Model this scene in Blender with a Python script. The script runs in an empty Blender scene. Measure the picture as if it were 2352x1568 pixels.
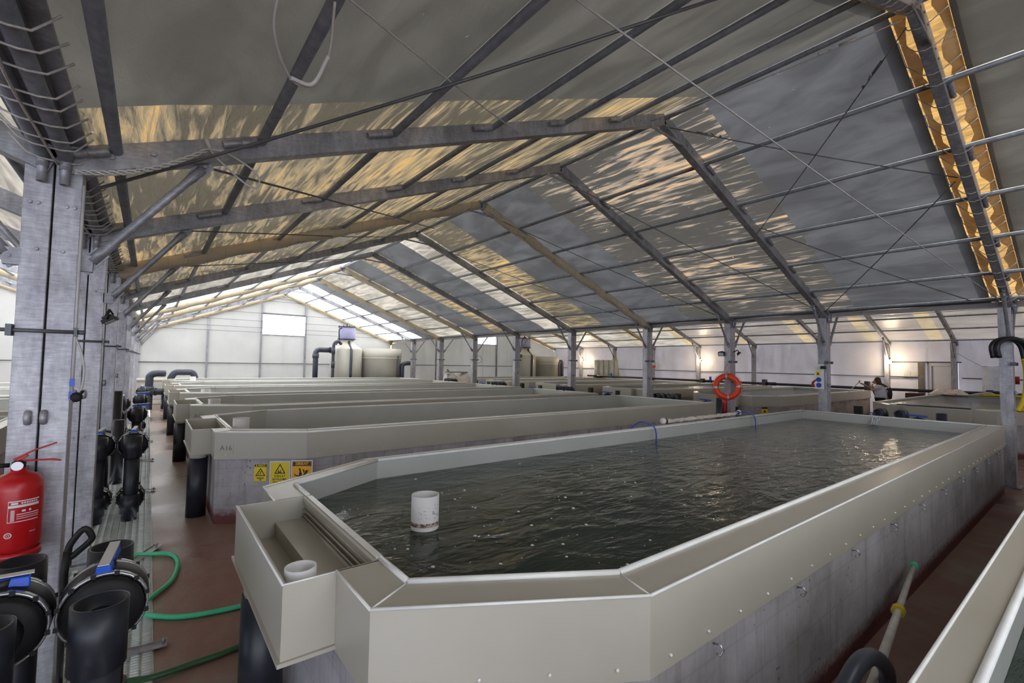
import bpy, math, random
from mathutils import Vector, Matrix
random.seed(7)
SC = bpy.context.scene
COL = SC.collection
PI = math.pi
V = Vector

# ------------------------------------------------------------------ mesh helper
class MB:
    def __init__(s):
        s.v = []; s.f = []; s.m = []; s.sm = []
    def add(s, vs, fs, m=0, smooth=False):
        o = len(s.v)
        s.v += [tuple(p) for p in vs]
        for f in fs:
            s.f.append(tuple(i + o for i in f)); s.m.append(m); s.sm.append(smooth)
        return s
    def box(s, x0, x1, y0, y1, z0, z1, m=0):
        vs = [(x0,y0,z0),(x1,y0,z0),(x1,y1,z0),(x0,y1,z0),(x0,y0,z1),(x1,y0,z1),(x1,y1,z1),(x0,y1,z1)]
        return s.add(vs, [(0,3,2,1),(4,5,6,7),(0,1,5,4),(1,2,6,5),(2,3,7,6),(3,0,4,7)], m)
    def beam(s, a, b, w, h, up=(0,0,1), m=0):
        """rectangular bar from a to b; w across, h along up; centred"""
        a = V(a); b = V(b); d = (b - a).normalized(); u = V(up)
        r = d.cross(u)
        if r.length < 1e-5: r = d.cross(V((1,0,0)))
        r.normalize(); u = r.cross(d).normalized()
        vs = []
        for p in (a, b):
            for i, j in ((-1,-1),(1,-1),(1,1),(-1,1)):
                vs.append(p + r*(i*w/2) + u*(j*h/2))
        return s.add(vs, [(0,1,2,3),(7,6,5,4),(0,4,5,1),(1,5,6,2),(2,6,7,3),(3,7,4,0)], m)
    def tube(s, pts, r, seg=10, closed=False, caps=True, m=0, flat=1.0, smooth=True):
        pts = [V(p) for p in pts]; n = len(pts)
        rr = r if isinstance(r, (list, tuple)) else [r]*n
        t0 = (pts[1]-pts[0]).normalized()
        ref = V((0,0,1)) if abs(t0.z) < .9 else V((1,0,0))
        nrm = t0.cross(ref).normalized()
        vs = []
        for i, p in enumerate(pts):
            if closed: t = pts[(i+1) % n] - pts[i-1]
            elif i == 0: t = pts[1]-pts[0]
            elif i == n-1: t = pts[-1]-pts[-2]
            else: t = (pts[i+1]-p).normalized() + (p-pts[i-1]).normalized()
            if t.length < 1e-9: t = t0
            t.normalize()
            nrm = nrm - t*nrm.dot(t)
            if nrm.length < 1e-6: nrm = t.cross(V((0.3,.5,.8)))
            nrm.normalize(); b = t.cross(nrm)
            for k in range(seg):
                a = 2*PI*k/seg
                vs.append(p + nrm*(math.cos(a)*rr[i]) + b*(math.sin(a)*rr[i]*flat))
        fs = []
        for i in range(n if closed else n-1):
            j = (i+1) % n
            for k in range(seg):
                l = (k+1) % seg
                fs.append((i*seg+k, i*seg+l, j*seg+l, j*seg+k))
        s.add(vs, fs, m, smooth)
        if caps and not closed:
            o = len(s.v) - n*seg
            s.f.append(tuple(o+k for k in reversed(range(seg)))); s.m.append(m); s.sm.append(False)
            s.f.append(tuple(o+(n-1)*seg+k for k in range(seg))); s.m.append(m); s.sm.append(False)
        return s
    def cyl(s, a, b, r, seg=16, m=0, caps=True):
        return s.tube([a, b], r, seg, False, caps, m)
    def lathe(s, prof, c=(0,0,0), axis=(0,0,1), seg=24, m=0, smooth=True, closed=False):
        """profile [(r, h)] turned about axis through c"""
        ax = V(axis).normalized(); c = V(c)
        ref = V((0,0,1)) if abs(ax.z) < .9 else V((1,0,0))
        e1 = ax.cross(ref).normalized(); e2 = ax.cross(e1)
        n = len(prof); vs = []
        for r, h in prof:
            for k in range(seg):
                a = 2*PI*k/seg
                vs.append(c + ax*h + (e1*math.cos(a)+e2*math.sin(a))*r)
        fs = []
        for i in range(n if closed else n-1):
            j = (i+1) % n
            for k in range(seg):
                l = (k+1) % seg
                fs.append((i*seg+k, j*seg+k, j*seg+l, i*seg+l))
        return s.add(vs, fs, m, smooth)
    def pipe(s, a, b, r, wall=.008, seg=20, m=0, caps=True):
        """hollow open pipe"""
        a = V(a); b = V(b); L = (b-a).length
        return s.lathe([(r,0),(r,L),(r-wall,L),(r-wall,0)], a, b-a, seg, m, True, True)
    def prism(s, poly, z0, z1, m=0):
        n = len(poly)
        vs = [(p[0],p[1],z0) for p in poly] + [(p[0],p[1],z1) for p in poly]
        fs = [tuple(reversed(range(n))), tuple(range(n, 2*n))]
        for i in range(n):
            j = (i+1) % n
            fs.append((i, j, n+j, n+i))
        return s.add(vs, fs, m)
    def extrude(s, poly3, d, m=0):
        """flat polygon of 3d points pushed along d"""
        n = len(poly3); d = V(d)
        vs = [V(p) for p in poly3] + [V(p)+d for p in poly3]
        fs = [tuple(range(n)), tuple(reversed(range(n, 2*n)))]
        for i in range(n):
            j = (i+1) % n
            fs.append((i, n+i, n+j, j))
        return s.add(vs, fs, m)
    def ball(s, c, r, m=0, seg=14, rings=8, sc=(1,1,1)):
        c = V(c); vs = []; fs = []
        for i in range(rings+1):
            th = PI*i/rings
            for k in range(seg):
                a = 2*PI*k/seg
                vs.append((c.x+r*sc[0]*math.sin(th)*math.cos(a), c.y+r*sc[1]*math.sin(th)*math.sin(a), c.z+r*sc[2]*math.cos(th)))
        for i in range(rings):
            for k in range(seg):
                l = (k+1) % seg
                fs.append((i*seg+k, (i+1)*seg+k, (i+1)*seg+l, i*seg+l))
        return s.add(vs, fs, m, True)
    def quad(s, a, b, c, d, m=0):
        return s.add([a,b,c,d], [(0,1,2,3)], m)
    def build(s, name, mats, parent=None, bevel=0, bseg=2):
        me = bpy.data.meshes.new(name)
        off = WL.get(parent.name, V((0,0,0))) if parent else V((0,0,0))
        me.from_pydata([V(p)-off for p in s.v], [], s.f)
        if not isinstance(mats, (list, tuple)): mats = [mats]
        for m in mats: me.materials.append(m)
        for p, mi, sm in zip(me.polygons, s.m, s.sm):
            p.material_index = mi; p.use_smooth = sm
        me.update()
        o = bpy.data.objects.new(name, me); COL.objects.link(o)
        if parent:
            o.parent = parent
        WL[o.name] = off.copy()
        if bevel:
            b = o.modifiers.new('bevel', 'BEVEL'); b.width = bevel; b.segments = bseg
            b.limit_method = 'ANGLE'; b.angle_limit = math.radians(40)
        return o
WL = {}

def thing(name, label, cat, loc=(0,0,0), group=None):
    o = bpy.data.objects.new(name, None); COL.objects.link(o)
    o.empty_display_size = .1
    o.location = loc; WL[o.name] = V(loc)
    return tag(o, label, cat, group)
def tag(o, label, cat, group=None, kind=None):
    o['label'] = label; o['category'] = cat
    if group: o['group'] = group
    if kind: o['kind'] = kind
    return o
def struct(o):
    o['kind'] = 'structure'
    return o
def kids(o): return [c for c in bpy.data.objects if c.parent == o]
def dup(root, loc, label, group=None, rz=None):
    r = root.copy(); COL.objects.link(r); r.location = loc
    if rz is not None: r.rotation_euler.z = rz
    r['label'] = label
    if group: r['group'] = group
    for ch in kids(root):
        c = ch.copy(); COL.objects.link(c); c.parent = r
        for g in kids(ch):
            d = g.copy(); COL.objects.link(d); d.parent = c
    return r
ORD = ['first','second','third','fourth','fifth','sixth','seventh','eighth','ninth','tenth','eleventh','twelfth']

def arc(c, r, a0, a1, n, e1, e2):
    c = V(c); e1 = V(e1); e2 = V(e2)
    return [c + e1*(r*math.cos(a0+(a1-a0)*i/n)) + e2*(r*math.sin(a0+(a1-a0)*i/n)) for i in range(n+1)]
def smooth_path(pts, n=6):
    """Catmull-Rom through the points"""
    P = [V(p) for p in pts]; P = [P[0]*2-P[1]] + P + [P[-1]*2-P[-2]]
    out = []
    for i in range(1, len(P)-2):
        for k in range(n):
            t = k/n
            a,b,c,d = P[i-1],P[i],P[i+1],P[i+2]
            out.append(.5*((2*b)+(c-a)*t+(2*a-5*b+4*c-d)*t*t+(3*b-a-3*c+d)*t**3))
    out.append(P[-2]); return out

# ------------------------------------------------------------------ materials
def lin(c):
    return tuple((x/255/12.92 if x/255 <= .04045 else ((x/255+.055)/1.055)**2.4) for x in c) + (1,)
class N:
    def __init__(s, name):
        s.m = bpy.data.materials.new(name); s.m.use_nodes = True
        s.t = s.m.node_tree; s.t.nodes.clear()
        s.out = s.t.nodes.new('ShaderNodeOutputMaterial')
    def n(s, typ, **k):
        x = s.t.nodes.new(typ)
        for a, b in k.items(): setattr(x, a, b)
        return x
    def l(s, a, b): s.t.links.new(a, b)
    def pos(s, sc=(1,1,1), obj=False):
        mp = s.n('ShaderNodeMapping'); mp.inputs['Scale'].default_value = sc
        if obj:
            t = s.n('ShaderNodeTexCoord'); s.l(t.outputs['Object'], mp.inputs['Vector'])
        else:
            t = s.n('ShaderNodeNewGeometry'); s.l(t.outputs['Position'], mp.inputs['Vector'])
        return mp.outputs['Vector']
    def noise(s, vec, scale=5, detail=4, rough=.55, dist=0):
        x = s.n('ShaderNodeTexNoise'); x.inputs['Scale'].default_value = scale
        x.inputs['Detail'].default_value = detail; x.inputs['Roughness'].default_value = rough
        x.inputs['Distortion'].default_value = dist
        s.l(vec, x.inputs['Vector']); return x.outputs['Fac']
    def ramp(s, fac, stops):
        r = s.n('ShaderNodeValToRGB'); e = r.color_ramp.elements
        while len(e) < len(stops): e.new(.5)
        for q, (p, c) in zip(e, stops):
            q.position = p; q.color = c if len(c) == 4 else tuple(c)+(1,)
        s.l(fac, r.inputs['Fac']); return r.outputs['Color']
    def mixc(s, fac, a, b, typ='MIX'):
        x = s.n('ShaderNodeMix', data_type='RGBA', blend_type=typ)
        for sock, val in ((x.inputs[0], fac), (x.inputs[6], a), (x.inputs[7], b)):
            if hasattr(val, 'is_linked'): s.l(val, sock)
            else: sock.default_value = val
        return x.outputs[2]
    def math(s, op, a, b=0.0, clamp=False):
        x = s.n('ShaderNodeMath', operation=op); x.use_clamp = clamp
        for sock, val in ((x.inputs[0], a), (x.inputs[1], b)):
            if hasattr(val, 'is_linked'): s.l(val, sock)
            else: sock.default_value = val
        return x.outputs[0]
    def bump(s, h, strength=.2, dist=.02):
        b = s.n('ShaderNodeBump'); b.inputs['Strength'].default_value = strength
        b.inputs['Distance'].default_value = dist; s.l(h, b.inputs['Height']); return b.outputs['Normal']
    def bsdf(s, col, rough=.5, metal=0, normal=None, spec=.5, coat=0):
        p = s.n('ShaderNodeBsdfPrincipled')
        for k, val in (('Base Color', col), ('Roughness', rough), ('Metallic', metal)):
            if hasattr(val, 'is_linked'): s.l(val, p.inputs[k])
            else: p.inputs[k].default_value = val
        p.inputs['Specular IOR Level'].default_value = spec
        p.inputs['Coat Weight'].default_value = coat
        if normal: s.l(normal, p.inputs['Normal'])
        return p.outputs['BSDF']
    def mixs(s, fac, a, b):
        x = s.n('ShaderNodeMixShader')
        if hasattr(fac, 'is_linked'): s.l(fac, x.inputs[0])
        else: x.inputs[0].default_value = fac
        s.l(a, x.inputs[1]); s.l(b, x.inputs[2]); return x.outputs[0]
    def done(s, sh): s.l(sh, s.out.inputs['Surface']); return s.m

def simple(name, c, rough=.5, metal=0, c2=None, scale=6, bump=0, stretch=(1,1,1), spec=.5, lo=.35, hi=.65, obj=False):
    k = N(name)
    vec = k.pos(stretch, obj); no = k.noise(vec, scale, 5, .6)
    c2 = c2 or tuple(max(0, x-14) for x in c)
    col = k.ramp(no, [(lo, lin(c2)), (hi, lin(c))])
    nm = k.bump(k.noise(vec, scale*6, 3), bump, .01) if bump else None
    return k.done(k.bsdf(col, rough, metal, nm, spec))
def emit(name, c, s):
    k = N(name); e = k.n('ShaderNodeEmission'); e.inputs[0].default_value = lin(c); e.inputs[1].default_value = s
    return k.done(e.outputs[0])

M = {}
M['liner'] = simple('liner_plastic', (186,181,168), .30, 0, (178,173,159), 1.2, .02)
M['liner_in'] = simple('liner_inner', (190,190,184), .16, 0, (180,181,174), .9, .10, (1,1,1))
M['bead'] = simple('weld_bead', (240,239,234), .22)
M['white'] = simple('white_plastic', (226,224,222), .38, 0, (214,211,208), 3)
M['black'] = simple('black_pipe', (34,38,46), .42, 0, (26,29,36), 5, .02)
M['blackp'] = simple('black_rubber', (22,23,25), .55)
M['pvc'] = simple('dark_grey_pvc', (62,68,80), .38, 0, (52,57,68), 4)
M['blue'] = simple('blue_plastic', (30,92,214), .35, 0, (24,80,196), 8)
M['red'] = simple('red_paint', (190,22,28), .3, 0, (172,16,22), 5)
M['redd'] = simple('red_dull', (150,24,30), .5)
M['orange'] = simple('orange_vinyl', (238,78,44), .42, 0, (228,66,36), 5, .02)
M['reflect'] = simple('reflective_tape', (196,196,196), .3, .3, (160,160,165), 30)
M['green'] = simple('green_hose', (78,214,160), .4, 0, (66,200,148), 9)
M['darkgreen'] = simple('dark_green_hose', (62,104,66), .45)
M['bluehose'] = simple('blue_airline', (60,90,190), .4)
M['yellow'] = simple('yellow_hose', (222,196,40), .45, 0, (206,178,30), 6)
M['signy'] = simple('sign_yellow', (236,212,40), .4, 0, (232,208,36), 4)
M['signo'] = simple('sign_amber', (248,186,48), .4, 0, (246,182,44), 4)
M['signw'] = simple('sign_white', (232,232,228), .4)
M['ink'] = simple('sign_ink', (26,26,24), .5)
M['inkgrey'] = simple('grey_ink', (120,120,122), .6)
M['signblue'] = simple('sign_blue', (24,80,190), .4)
M['rope'] = simple('rope', (206,203,198), .8, 0, (176,172,166), 60)
M['wire'] = simple('steel_wire', (112,114,118), .5, .4)
M['cable'] = simple('white_cable', (196,194,190), .5)
M['chrome'] = simple('bright_metal', (190,192,196), .25, .8)
M['tube'] = simple('pale_tube', (206,204,196), .45, 0, (186,182,172), 8)
M['skim'] = simple('filter_tank_plastic', (208,204,192), .28, 0, (200,195,182), 1, .01)
M['net'] = simple('net_cloth', (222,214,206), .8, 0, (196,188,178), 12, .4)
M['brownbox'] = simple('brown_board', (88,60,60), .7)
M['timber'] = simple('grey_timber', (132,126,118), .7, 0, (110,104,97), 8)
M['doorw'] = simple('door_white', (228,227,232), .4, 0, (222,221,226), 2)
M['foil'] = simple('foil_tape', (230,230,236), .25, .1, (214,214,222), 9)
M['skin'] = simple('skin', (198,148,124), .5, 0, (186,134,112), 6)
M['hair'] = simple('brown_hair', (96,56,36), .5, 0, (66,38,26), 30, .3, (6,6,1))
M['shirt'] = simple('grey_shirt', (212,211,220), .8, 0, (200,199,209), 7, .1)
M['bag'] = simple('black_bag', (28,28,32), .7)
M['trouser'] = simple('dark_trousers', (52,54,66), .8)

def galv(name, c, c2, rough=.45, metal=.35, scale=14, stretch=(1,1,.35)):
    k = N(name)
    v1 = k.pos(stretch); a = k.noise(v1, scale, 8, .7); b = k.noise(v1, scale*.22, 4, .6)
    vo = k.n('ShaderNodeTexVoronoi'); vo.inputs['Scale'].default_value = scale*2.2; k.l(v1, vo.inputs['Vector'])
    scr = k.noise(k.pos((2,2,14)), 7, 5, .7)
    f = k.math('ADD', k.math('ADD', k.math('MULTIPLY', a, .38), k.math('MULTIPLY', b, .32)), k.math('MULTIPLY', scr, .30))
    col = k.ramp(f, [(.37, lin(c2)), (.5, lin(tuple((x+y)/2 for x, y in zip(c, c2)))), (.62, lin(c))])
    col = k.mixc(.18, col, k.ramp(vo.outputs['Distance'], [(.0,(.3,.3,.3,1)),(.6,(.7,.7,.7,1))]), 'OVERLAY')
    return k.done(k.bsdf(col, rough, metal, k.bump(a, .12, .004), .4))
M['galv'] = galv('galvanised_steel', (180,181,186), (116,116,120))
M['galvl'] = galv('galvanised_light', (202,201,206), (132,130,135))
M['steel'] = galv('purlin_steel_shaded', (150,156,164), (110,115,122), .5, .3, 10)  # same galvanised steel, backlit shade put into its darker colour
M['grate'] = galv('grating_steel', (196,199,194), (150,155,148), .45, .3, 10, (1,1,1))

def concrete():
    k = N('tank_concrete')
    p = k.pos(); big = k.noise(p, 1.6, 6, .65); fine = k.noise(p, 22, 6, .7)
    streak = k.noise(k.pos((7,7,.5)), 1.5, 4, .6)
    col = k.ramp(big, [(.3, lin((140,135,133))), (.5, lin((172,168,170))), (.7, lin((194,190,195)))])
    col = k.mixc(k.ramp(streak, [(.5, (0,0,0,1)), (.75, (.45,.45,.45,1))]), col, lin((104,96,88)))
    pits = k.n('ShaderNodeTexVoronoi'); pits.inputs['Scale'].default_value = 26; k.l(k.pos((1,1,.7)), pits.inputs['Vector'])
    pm = k.math('MULTIPLY', k.ramp(pits.outputs['Distance'], [(.1, (1,1,1,1)), (.17, (0,0,0,1))]), k.ramp(k.noise(p, 3, 3), [(.5, (0,0,0,1)), (.62, (1,1,1,1))]))
    col = k.mixc(pm, col, lin((46,44,44)))
    # block courses
    br = k.n('ShaderNodeTexBrick'); br.inputs['Scale'].default_value = 1
    br.inputs['Brick Width'].default_value = .4; br.inputs['Row Height'].default_value = .2
    br.inputs['Mortar Size'].default_value = .006; br.inputs['Color1'].default_value = (1,1,1,1); br.inputs['Color2'].default_value = (.9,.9,.9,1)
    br.inputs['Mortar'].default_value = (.35,.35,.35,1)
    sx = k.n('ShaderNodeSeparateXYZ'); k.l(p, sx.inputs[0])
    cx = k.n('ShaderNodeCombineXYZ'); k.l(k.math('ADD', sx.outputs[0], sx.outputs[1]), cx.inputs[0]); k.l(sx.outputs[2], cx.inputs[1])
    k.l(cx.outputs[0], br.inputs['Vector'])
    col = k.mixc(.16, col, br.outputs['Color'], 'MULTIPLY')
    # red floor paint splashed up the foot of the wall
    edge = k.math('ADD', sx.outputs[2], k.math('MULTIPLY', fine, -.16))
    red = k.ramp(edge, [(.0, (1,1,1,1)), (.09, (0,0,0,1))])
    col = k.mixc(red, col, lin((104,62,58)))
    return k.done(k.bsdf(col, .8, 0, k.bump(fine, .35, .01), .3))
M['concrete'] = concrete()

def floor_mat():
    k = N('painted_floor')
    p = k.pos(); a = k.noise(p, .9, 7, .62, .4); b = k.noise(k.pos((1,.45,1)), 4, 7, .7); c = k.noise(p, 60, 3, .7)
    f = k.math('ADD', k.math('MULTIPLY', a, .62), k.math('MULTIPLY', b, .38))
    col = k.ramp(f, [(.32, lin((104,76,70))), (.43, lin((140,100,92))), (.52, lin((144,114,105))), (.60, lin((148,134,121)))])
    col = k.mixc(k.ramp(c, [(.55, (0,0,0,1)), (.75, (.25,.25,.25,1))]), col, lin((150,132,124)))
    # worn grey band along the walkway further up the hall, bare aisles
    sx = k.n('ShaderNodeSeparateXYZ'); k.l(p, sx.inputs[0])
    w = k.math('ADD', sx.outputs[1], k.math('MULTIPLY', b, 2.2))
    col = k.mixc(k.ramp(k.math('MULTIPLY', w, .1), [(.62, (0,0,0,1)), (.78, (.75,.75,.75,1))]), col, lin((128,112,98)))
    wet = k.noise(p, .55, 3, .5)
    ro = k.ramp(wet, [(.5, (.55,.55,.55,1)), (.66, (.16,.16,.16,1))])
    ro2 = k.ramp(k.math('MULTIPLY', w, .1), [(.5, (1,1,1,1)), (.8, (.62,.62,.62,1))])
    return k.done(k.bsdf(col, k.mixc(1, ro, ro2, 'MULTIPLY'), 0, k.bump(k.noise(p, 14, 7, .7), .3, .012), .5))
M['floor'] = floor_mat()

def water_mat():
    k = N('tank_water')
    p = k.pos()
    big = k.noise(k.pos((1,1.5,1)), 2.6, 3, .5, .8)
    rip = k.noise(k.pos((.8,2.4,1)), 5.5, 4, .55, .6)
    # water pours in at the far end, so the surface is rougher there
    sx = k.n('ShaderNodeSeparateXYZ'); k.l(p, sx.inputs[0])
    ruf = k.n('ShaderNodeMapRange'); k.l(sx.outputs[0], ruf.inputs[0])
    ruf.inputs[1].default_value = 1; ruf.inputs[2].default_value = 7; ruf.inputs[3].default_value = .16; ruf.inputs[4].default_value = 1.0
    h = k.math('ADD', k.math('MULTIPLY', big, .42), k.math('MULTIPLY', k.math('MULTIPLY', rip, ruf.outputs[0]), .55))
    nm = k.bump(h, .7, .07)
    col = k.ramp(k.noise(p, 1.1, 4, .6, .5), [(.35, lin((26,42,36))), (.65, lin((48,64,50)))])
    sh = k.bsdf(col, .03, 0, nm, .5)
    tr = k.n('ShaderNodeBsdfTransparent'); tr.inputs[0].default_value = (.35,.42,.36,1)
    lw = k.n('ShaderNodeLayerWeight'); lw.inputs[0].default_value = .3; k.l(nm, lw.inputs['Normal'])
    return k.done(k.mixs(k.math('MULTIPLY', k.math('SUBTRACT', 1.0, lw.outputs['Facing']), .30), sh, tr.outputs[0]))
M['water'] = water_mat()

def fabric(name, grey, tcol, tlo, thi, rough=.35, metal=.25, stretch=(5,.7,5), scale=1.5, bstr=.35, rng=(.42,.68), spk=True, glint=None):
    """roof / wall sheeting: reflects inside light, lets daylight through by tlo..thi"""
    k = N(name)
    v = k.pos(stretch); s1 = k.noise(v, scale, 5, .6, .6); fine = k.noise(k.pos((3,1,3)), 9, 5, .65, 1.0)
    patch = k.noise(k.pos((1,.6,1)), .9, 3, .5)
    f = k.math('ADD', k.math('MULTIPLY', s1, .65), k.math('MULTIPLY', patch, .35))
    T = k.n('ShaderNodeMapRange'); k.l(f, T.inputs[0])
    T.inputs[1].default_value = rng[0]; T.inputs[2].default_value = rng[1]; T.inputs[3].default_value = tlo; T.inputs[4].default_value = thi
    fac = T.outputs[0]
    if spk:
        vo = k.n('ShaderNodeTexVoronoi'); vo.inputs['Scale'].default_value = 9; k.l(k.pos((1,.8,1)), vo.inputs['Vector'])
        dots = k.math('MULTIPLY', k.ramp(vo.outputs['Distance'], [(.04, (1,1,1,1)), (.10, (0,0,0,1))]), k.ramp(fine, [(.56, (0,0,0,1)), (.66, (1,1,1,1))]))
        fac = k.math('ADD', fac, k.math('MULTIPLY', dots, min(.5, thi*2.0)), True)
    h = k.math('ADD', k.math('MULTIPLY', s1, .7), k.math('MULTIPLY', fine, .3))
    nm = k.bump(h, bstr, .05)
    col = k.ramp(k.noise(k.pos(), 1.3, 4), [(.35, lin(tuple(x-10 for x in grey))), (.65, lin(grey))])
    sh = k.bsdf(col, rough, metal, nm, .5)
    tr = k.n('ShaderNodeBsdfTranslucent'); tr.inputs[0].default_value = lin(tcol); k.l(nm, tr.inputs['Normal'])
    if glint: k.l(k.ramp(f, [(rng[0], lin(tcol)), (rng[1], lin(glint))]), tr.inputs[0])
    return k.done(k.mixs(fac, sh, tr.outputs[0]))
M['roof_grey'] = fabric('roof_lined_sheet', (106,106,104), (236,230,216), .016, .032, .42, .15, (2,.8,2), 1.2, .25)
M['roof_blue'] = fabric('roof_cool_sheet', (100,102,106), (222,224,230), .018, .038, .42, .15, (2,.8,2), 1.2, .25)
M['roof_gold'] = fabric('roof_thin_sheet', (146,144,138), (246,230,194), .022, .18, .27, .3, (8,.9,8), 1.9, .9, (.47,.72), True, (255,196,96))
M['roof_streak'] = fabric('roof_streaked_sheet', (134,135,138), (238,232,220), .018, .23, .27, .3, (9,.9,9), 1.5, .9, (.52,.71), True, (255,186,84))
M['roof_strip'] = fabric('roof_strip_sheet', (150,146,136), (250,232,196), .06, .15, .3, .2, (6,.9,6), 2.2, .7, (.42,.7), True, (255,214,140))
M['roof_pink'] = fabric('roof_warm_sheet', (158,150,145), (232,222,214), .05, .085, .35, .15, (2,.8,2), 1.2, .25)
M['roof_pale'] = fabric('roof_pale_sheet', (158,158,156), (250,240,222), .05, .17, .26, .25, (6,.8,6), 1.4, .5)
M['roof_clear'] = fabric('roof_clear_sheet', (200,202,206), (250,250,250), .45, .8, .3, .1, (4,.8,4), 1.2, .3, spk=False)
M['amber'] = fabric('amber_outer_sheet', (206,176,128), (255,206,126), .07, .20, .4, 0, (9,2,9), 2, .5, spk=False)
M['wall_pale'] = fabric('gable_sheet', (208,208,205), (245,243,238), .17, .23, .4, 0, (3,3,.25), 1.4, .12, spk=False)
M['wall_back'] = fabric('rear_sheet', (208,208,205), (236,243,255), .62, .72, .4, 0, (3,3,.25), 1.4, .12, spk=False)
M['wall_film'] = fabric('wall_film', (222,218,220), (238,235,238), .18, .26, .25, 0, (2.4,2.4,.6), 1.3, .7, spk=False)
M['wrap'] = fabric('wrapping_cloth', (212,196,168), (255,222,160), .06, .20, .5, 0, (5,3,5), 2, .4, spk=False)
M['glow'] = fabric('gap_sheet', (232,222,196), (255,242,206), .46, .58, .5, 0, (5,3,5), 2, .2, spk=False)
def pane():
    k = N('window_film')
    a = k.n('ShaderNodeBsdfTranslucent'); a.inputs[0].default_value = (.97,.98,1,1)
    b = k.n('ShaderNodeBsdfTransparent')
    return k.done(k.mixs(.6, a.outputs[0], b.outputs[0]))
M['pane'] = pane()
def cup():
    k = N('clear_cup')
    b = k.n('ShaderNodeBsdfTransparent'); b.inputs[0].default_value = (.90,.90,.98,1)
    return k.done(k.mixs(.36, b.outputs[0], k.bsdf(lin((206,206,236)), .12)))
M['cup'] = cup()
M['bulb'] = emit('lamp_glow', (255,226,180), 60)
M['lamp_off'] = simple('lamp_lens', (206,210,214), .2)
# ------------------------------------------------------------------ the hall
FY = [1.0, 3.55, 5.5, 7.8, 10.7, 13.6, 16.45, 19.3, 22.2, 25.0]     # portal frames
YB, YF = -7.0, 25.1
XL, XM, XR = -.45, 10.8, 23.37
XLL = -11.7
X1, X2, X0 = 5.18, 17.1, -6.1                                        # ridges
ZE, ZR = 2.93, 5.09
def zroof(x):
    for a, r, b in ((XLL, X0, XL), (XL, X1, XM), (XM, X2, XR)):
        if a <= x <= b:
            return ZE + (ZR-ZE)*((x-a)/(r-a) if x < r else (b-x)/(b-r))
    return ZE

# floor with a drain channel under the walkway gratings
b = MB()
for x0, x1 in ((XLL-.2, -.52), (.10, XR+.2)):
    b.box(x0, x1, YB-.2, YF+.2, -.12, 0)
b.box(-.52, .10, YB-.2, YF+.2, -.42, -.34)
struct(b.build('floor', M['floor']))

def poly_wall(name, quads, mats):
    b = MB()
    for q, m in quads: b.extrude(q, q_dir, m)
    return struct(b.build(name, mats))
# far gable: sheeting around the two window openings, thin gap under the roof
q_dir = (0, .03, 0); y = YF
quads = []
def gab(xa, xb, zl=None, zt=None, m=0):
    """wall strip between xa..xb from zl up to the roof (minus a gap) or zt"""
    xs = [xa] + [r for r in (X0, X1, X2) if xa < r < xb] + [xb]
    for p, q in zip(xs, xs[1:]):
        l = 0 if zl is None else zl
        quads.append(([(p,y,l),(q,y,l),(q,y,zt if zt else zroof(q)-.17),(p,y,zt if zt else zroof(p)-.17)], m))
W1 = (4.24, 6.17, 3.0, 3.98); W2 = (16.4, 18.1, 3.02, 3.62)
gab(XLL, XL-.05); gab(XL+.05, W1[0]); gab(W1[1], XM-.05); gab(W1[0], W1[1], None, W1[2]); gab(W1[0], W1[1], W1[3])
gab(XM+.05, W2[0]); gab(W2[1], XR); gab(W2[0], W2[1], None, W2[2]); gab(W2[0], W2[1], W2[3])
poly_wall('wall_far', quads, [M['wall_pale']])
# glowing gap strips of the outer skin above the gable sheet and beside its corner
b = MB()
for a, r, c in ((XLL, X0, XL), (XL, X1, XM), (XM, X2, XR)):
    for p, q in ((a, r), (r, c)):
        b.extrude([(p,y+.05,zroof(p)-.2),(q,y+.05,zroof(q)-.2),(q,y+.05,zroof(q)+.02),(p,y+.05,zroof(p)+.02)], (0,.01,0))
for xx in (XL, XM):
    b.box(xx-.09, xx+.09, y+.05, y+.06, 0, ZE)
struct(b.build('trim_1', M['glow']))
for i, w in enumerate((W1, W2)):
    o = MB().box(w[0], w[1], YF+.01, YF+.02, w[2], w[3]).build('window_%d' % (i+1), M['pane']); struct(o)
    f = MB()
    f.tube([(w[0],YF-.02,w[3]+.03),(w[1],YF-.02,w[3]+.03)], .035, 10)
    f.box(w[0], w[1], YF-.03, YF, w[2]-.03, w[2])
    f.build('window_frame', M['wire'], o)

# side, back walls
b = MB(); b.box(XR, XR+.03, YB, 3.5, 0, ZE+.02); b.box(XR, XR+.03, 4.36, YF, 0, ZE+.02); b.box(XR, XR+.03, 3.5, 4.36, 2.12, ZE+.02)
struct(b.build('wall_right', M['wall_film']))
struct(MB().box(XLL-.03, XLL, YB, YF, 0, ZE+.02).build('wall_left', M['wall_back']))  # unseen wall, made extra translucent to add light from the left
y = YB; quads = []; q_dir = (0,-.03,0)
gab(XLL, XL, 2.75); gab(XL, 2.6, 2.75); gab(2.6, XM, m=1); gab(XM, XR, m=1)  # unseen wall, walkway side opened below and the rest dimmer to steer light
poly_wall('wall_back', quads, [M['wall_back'], M['wall_film']])

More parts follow.
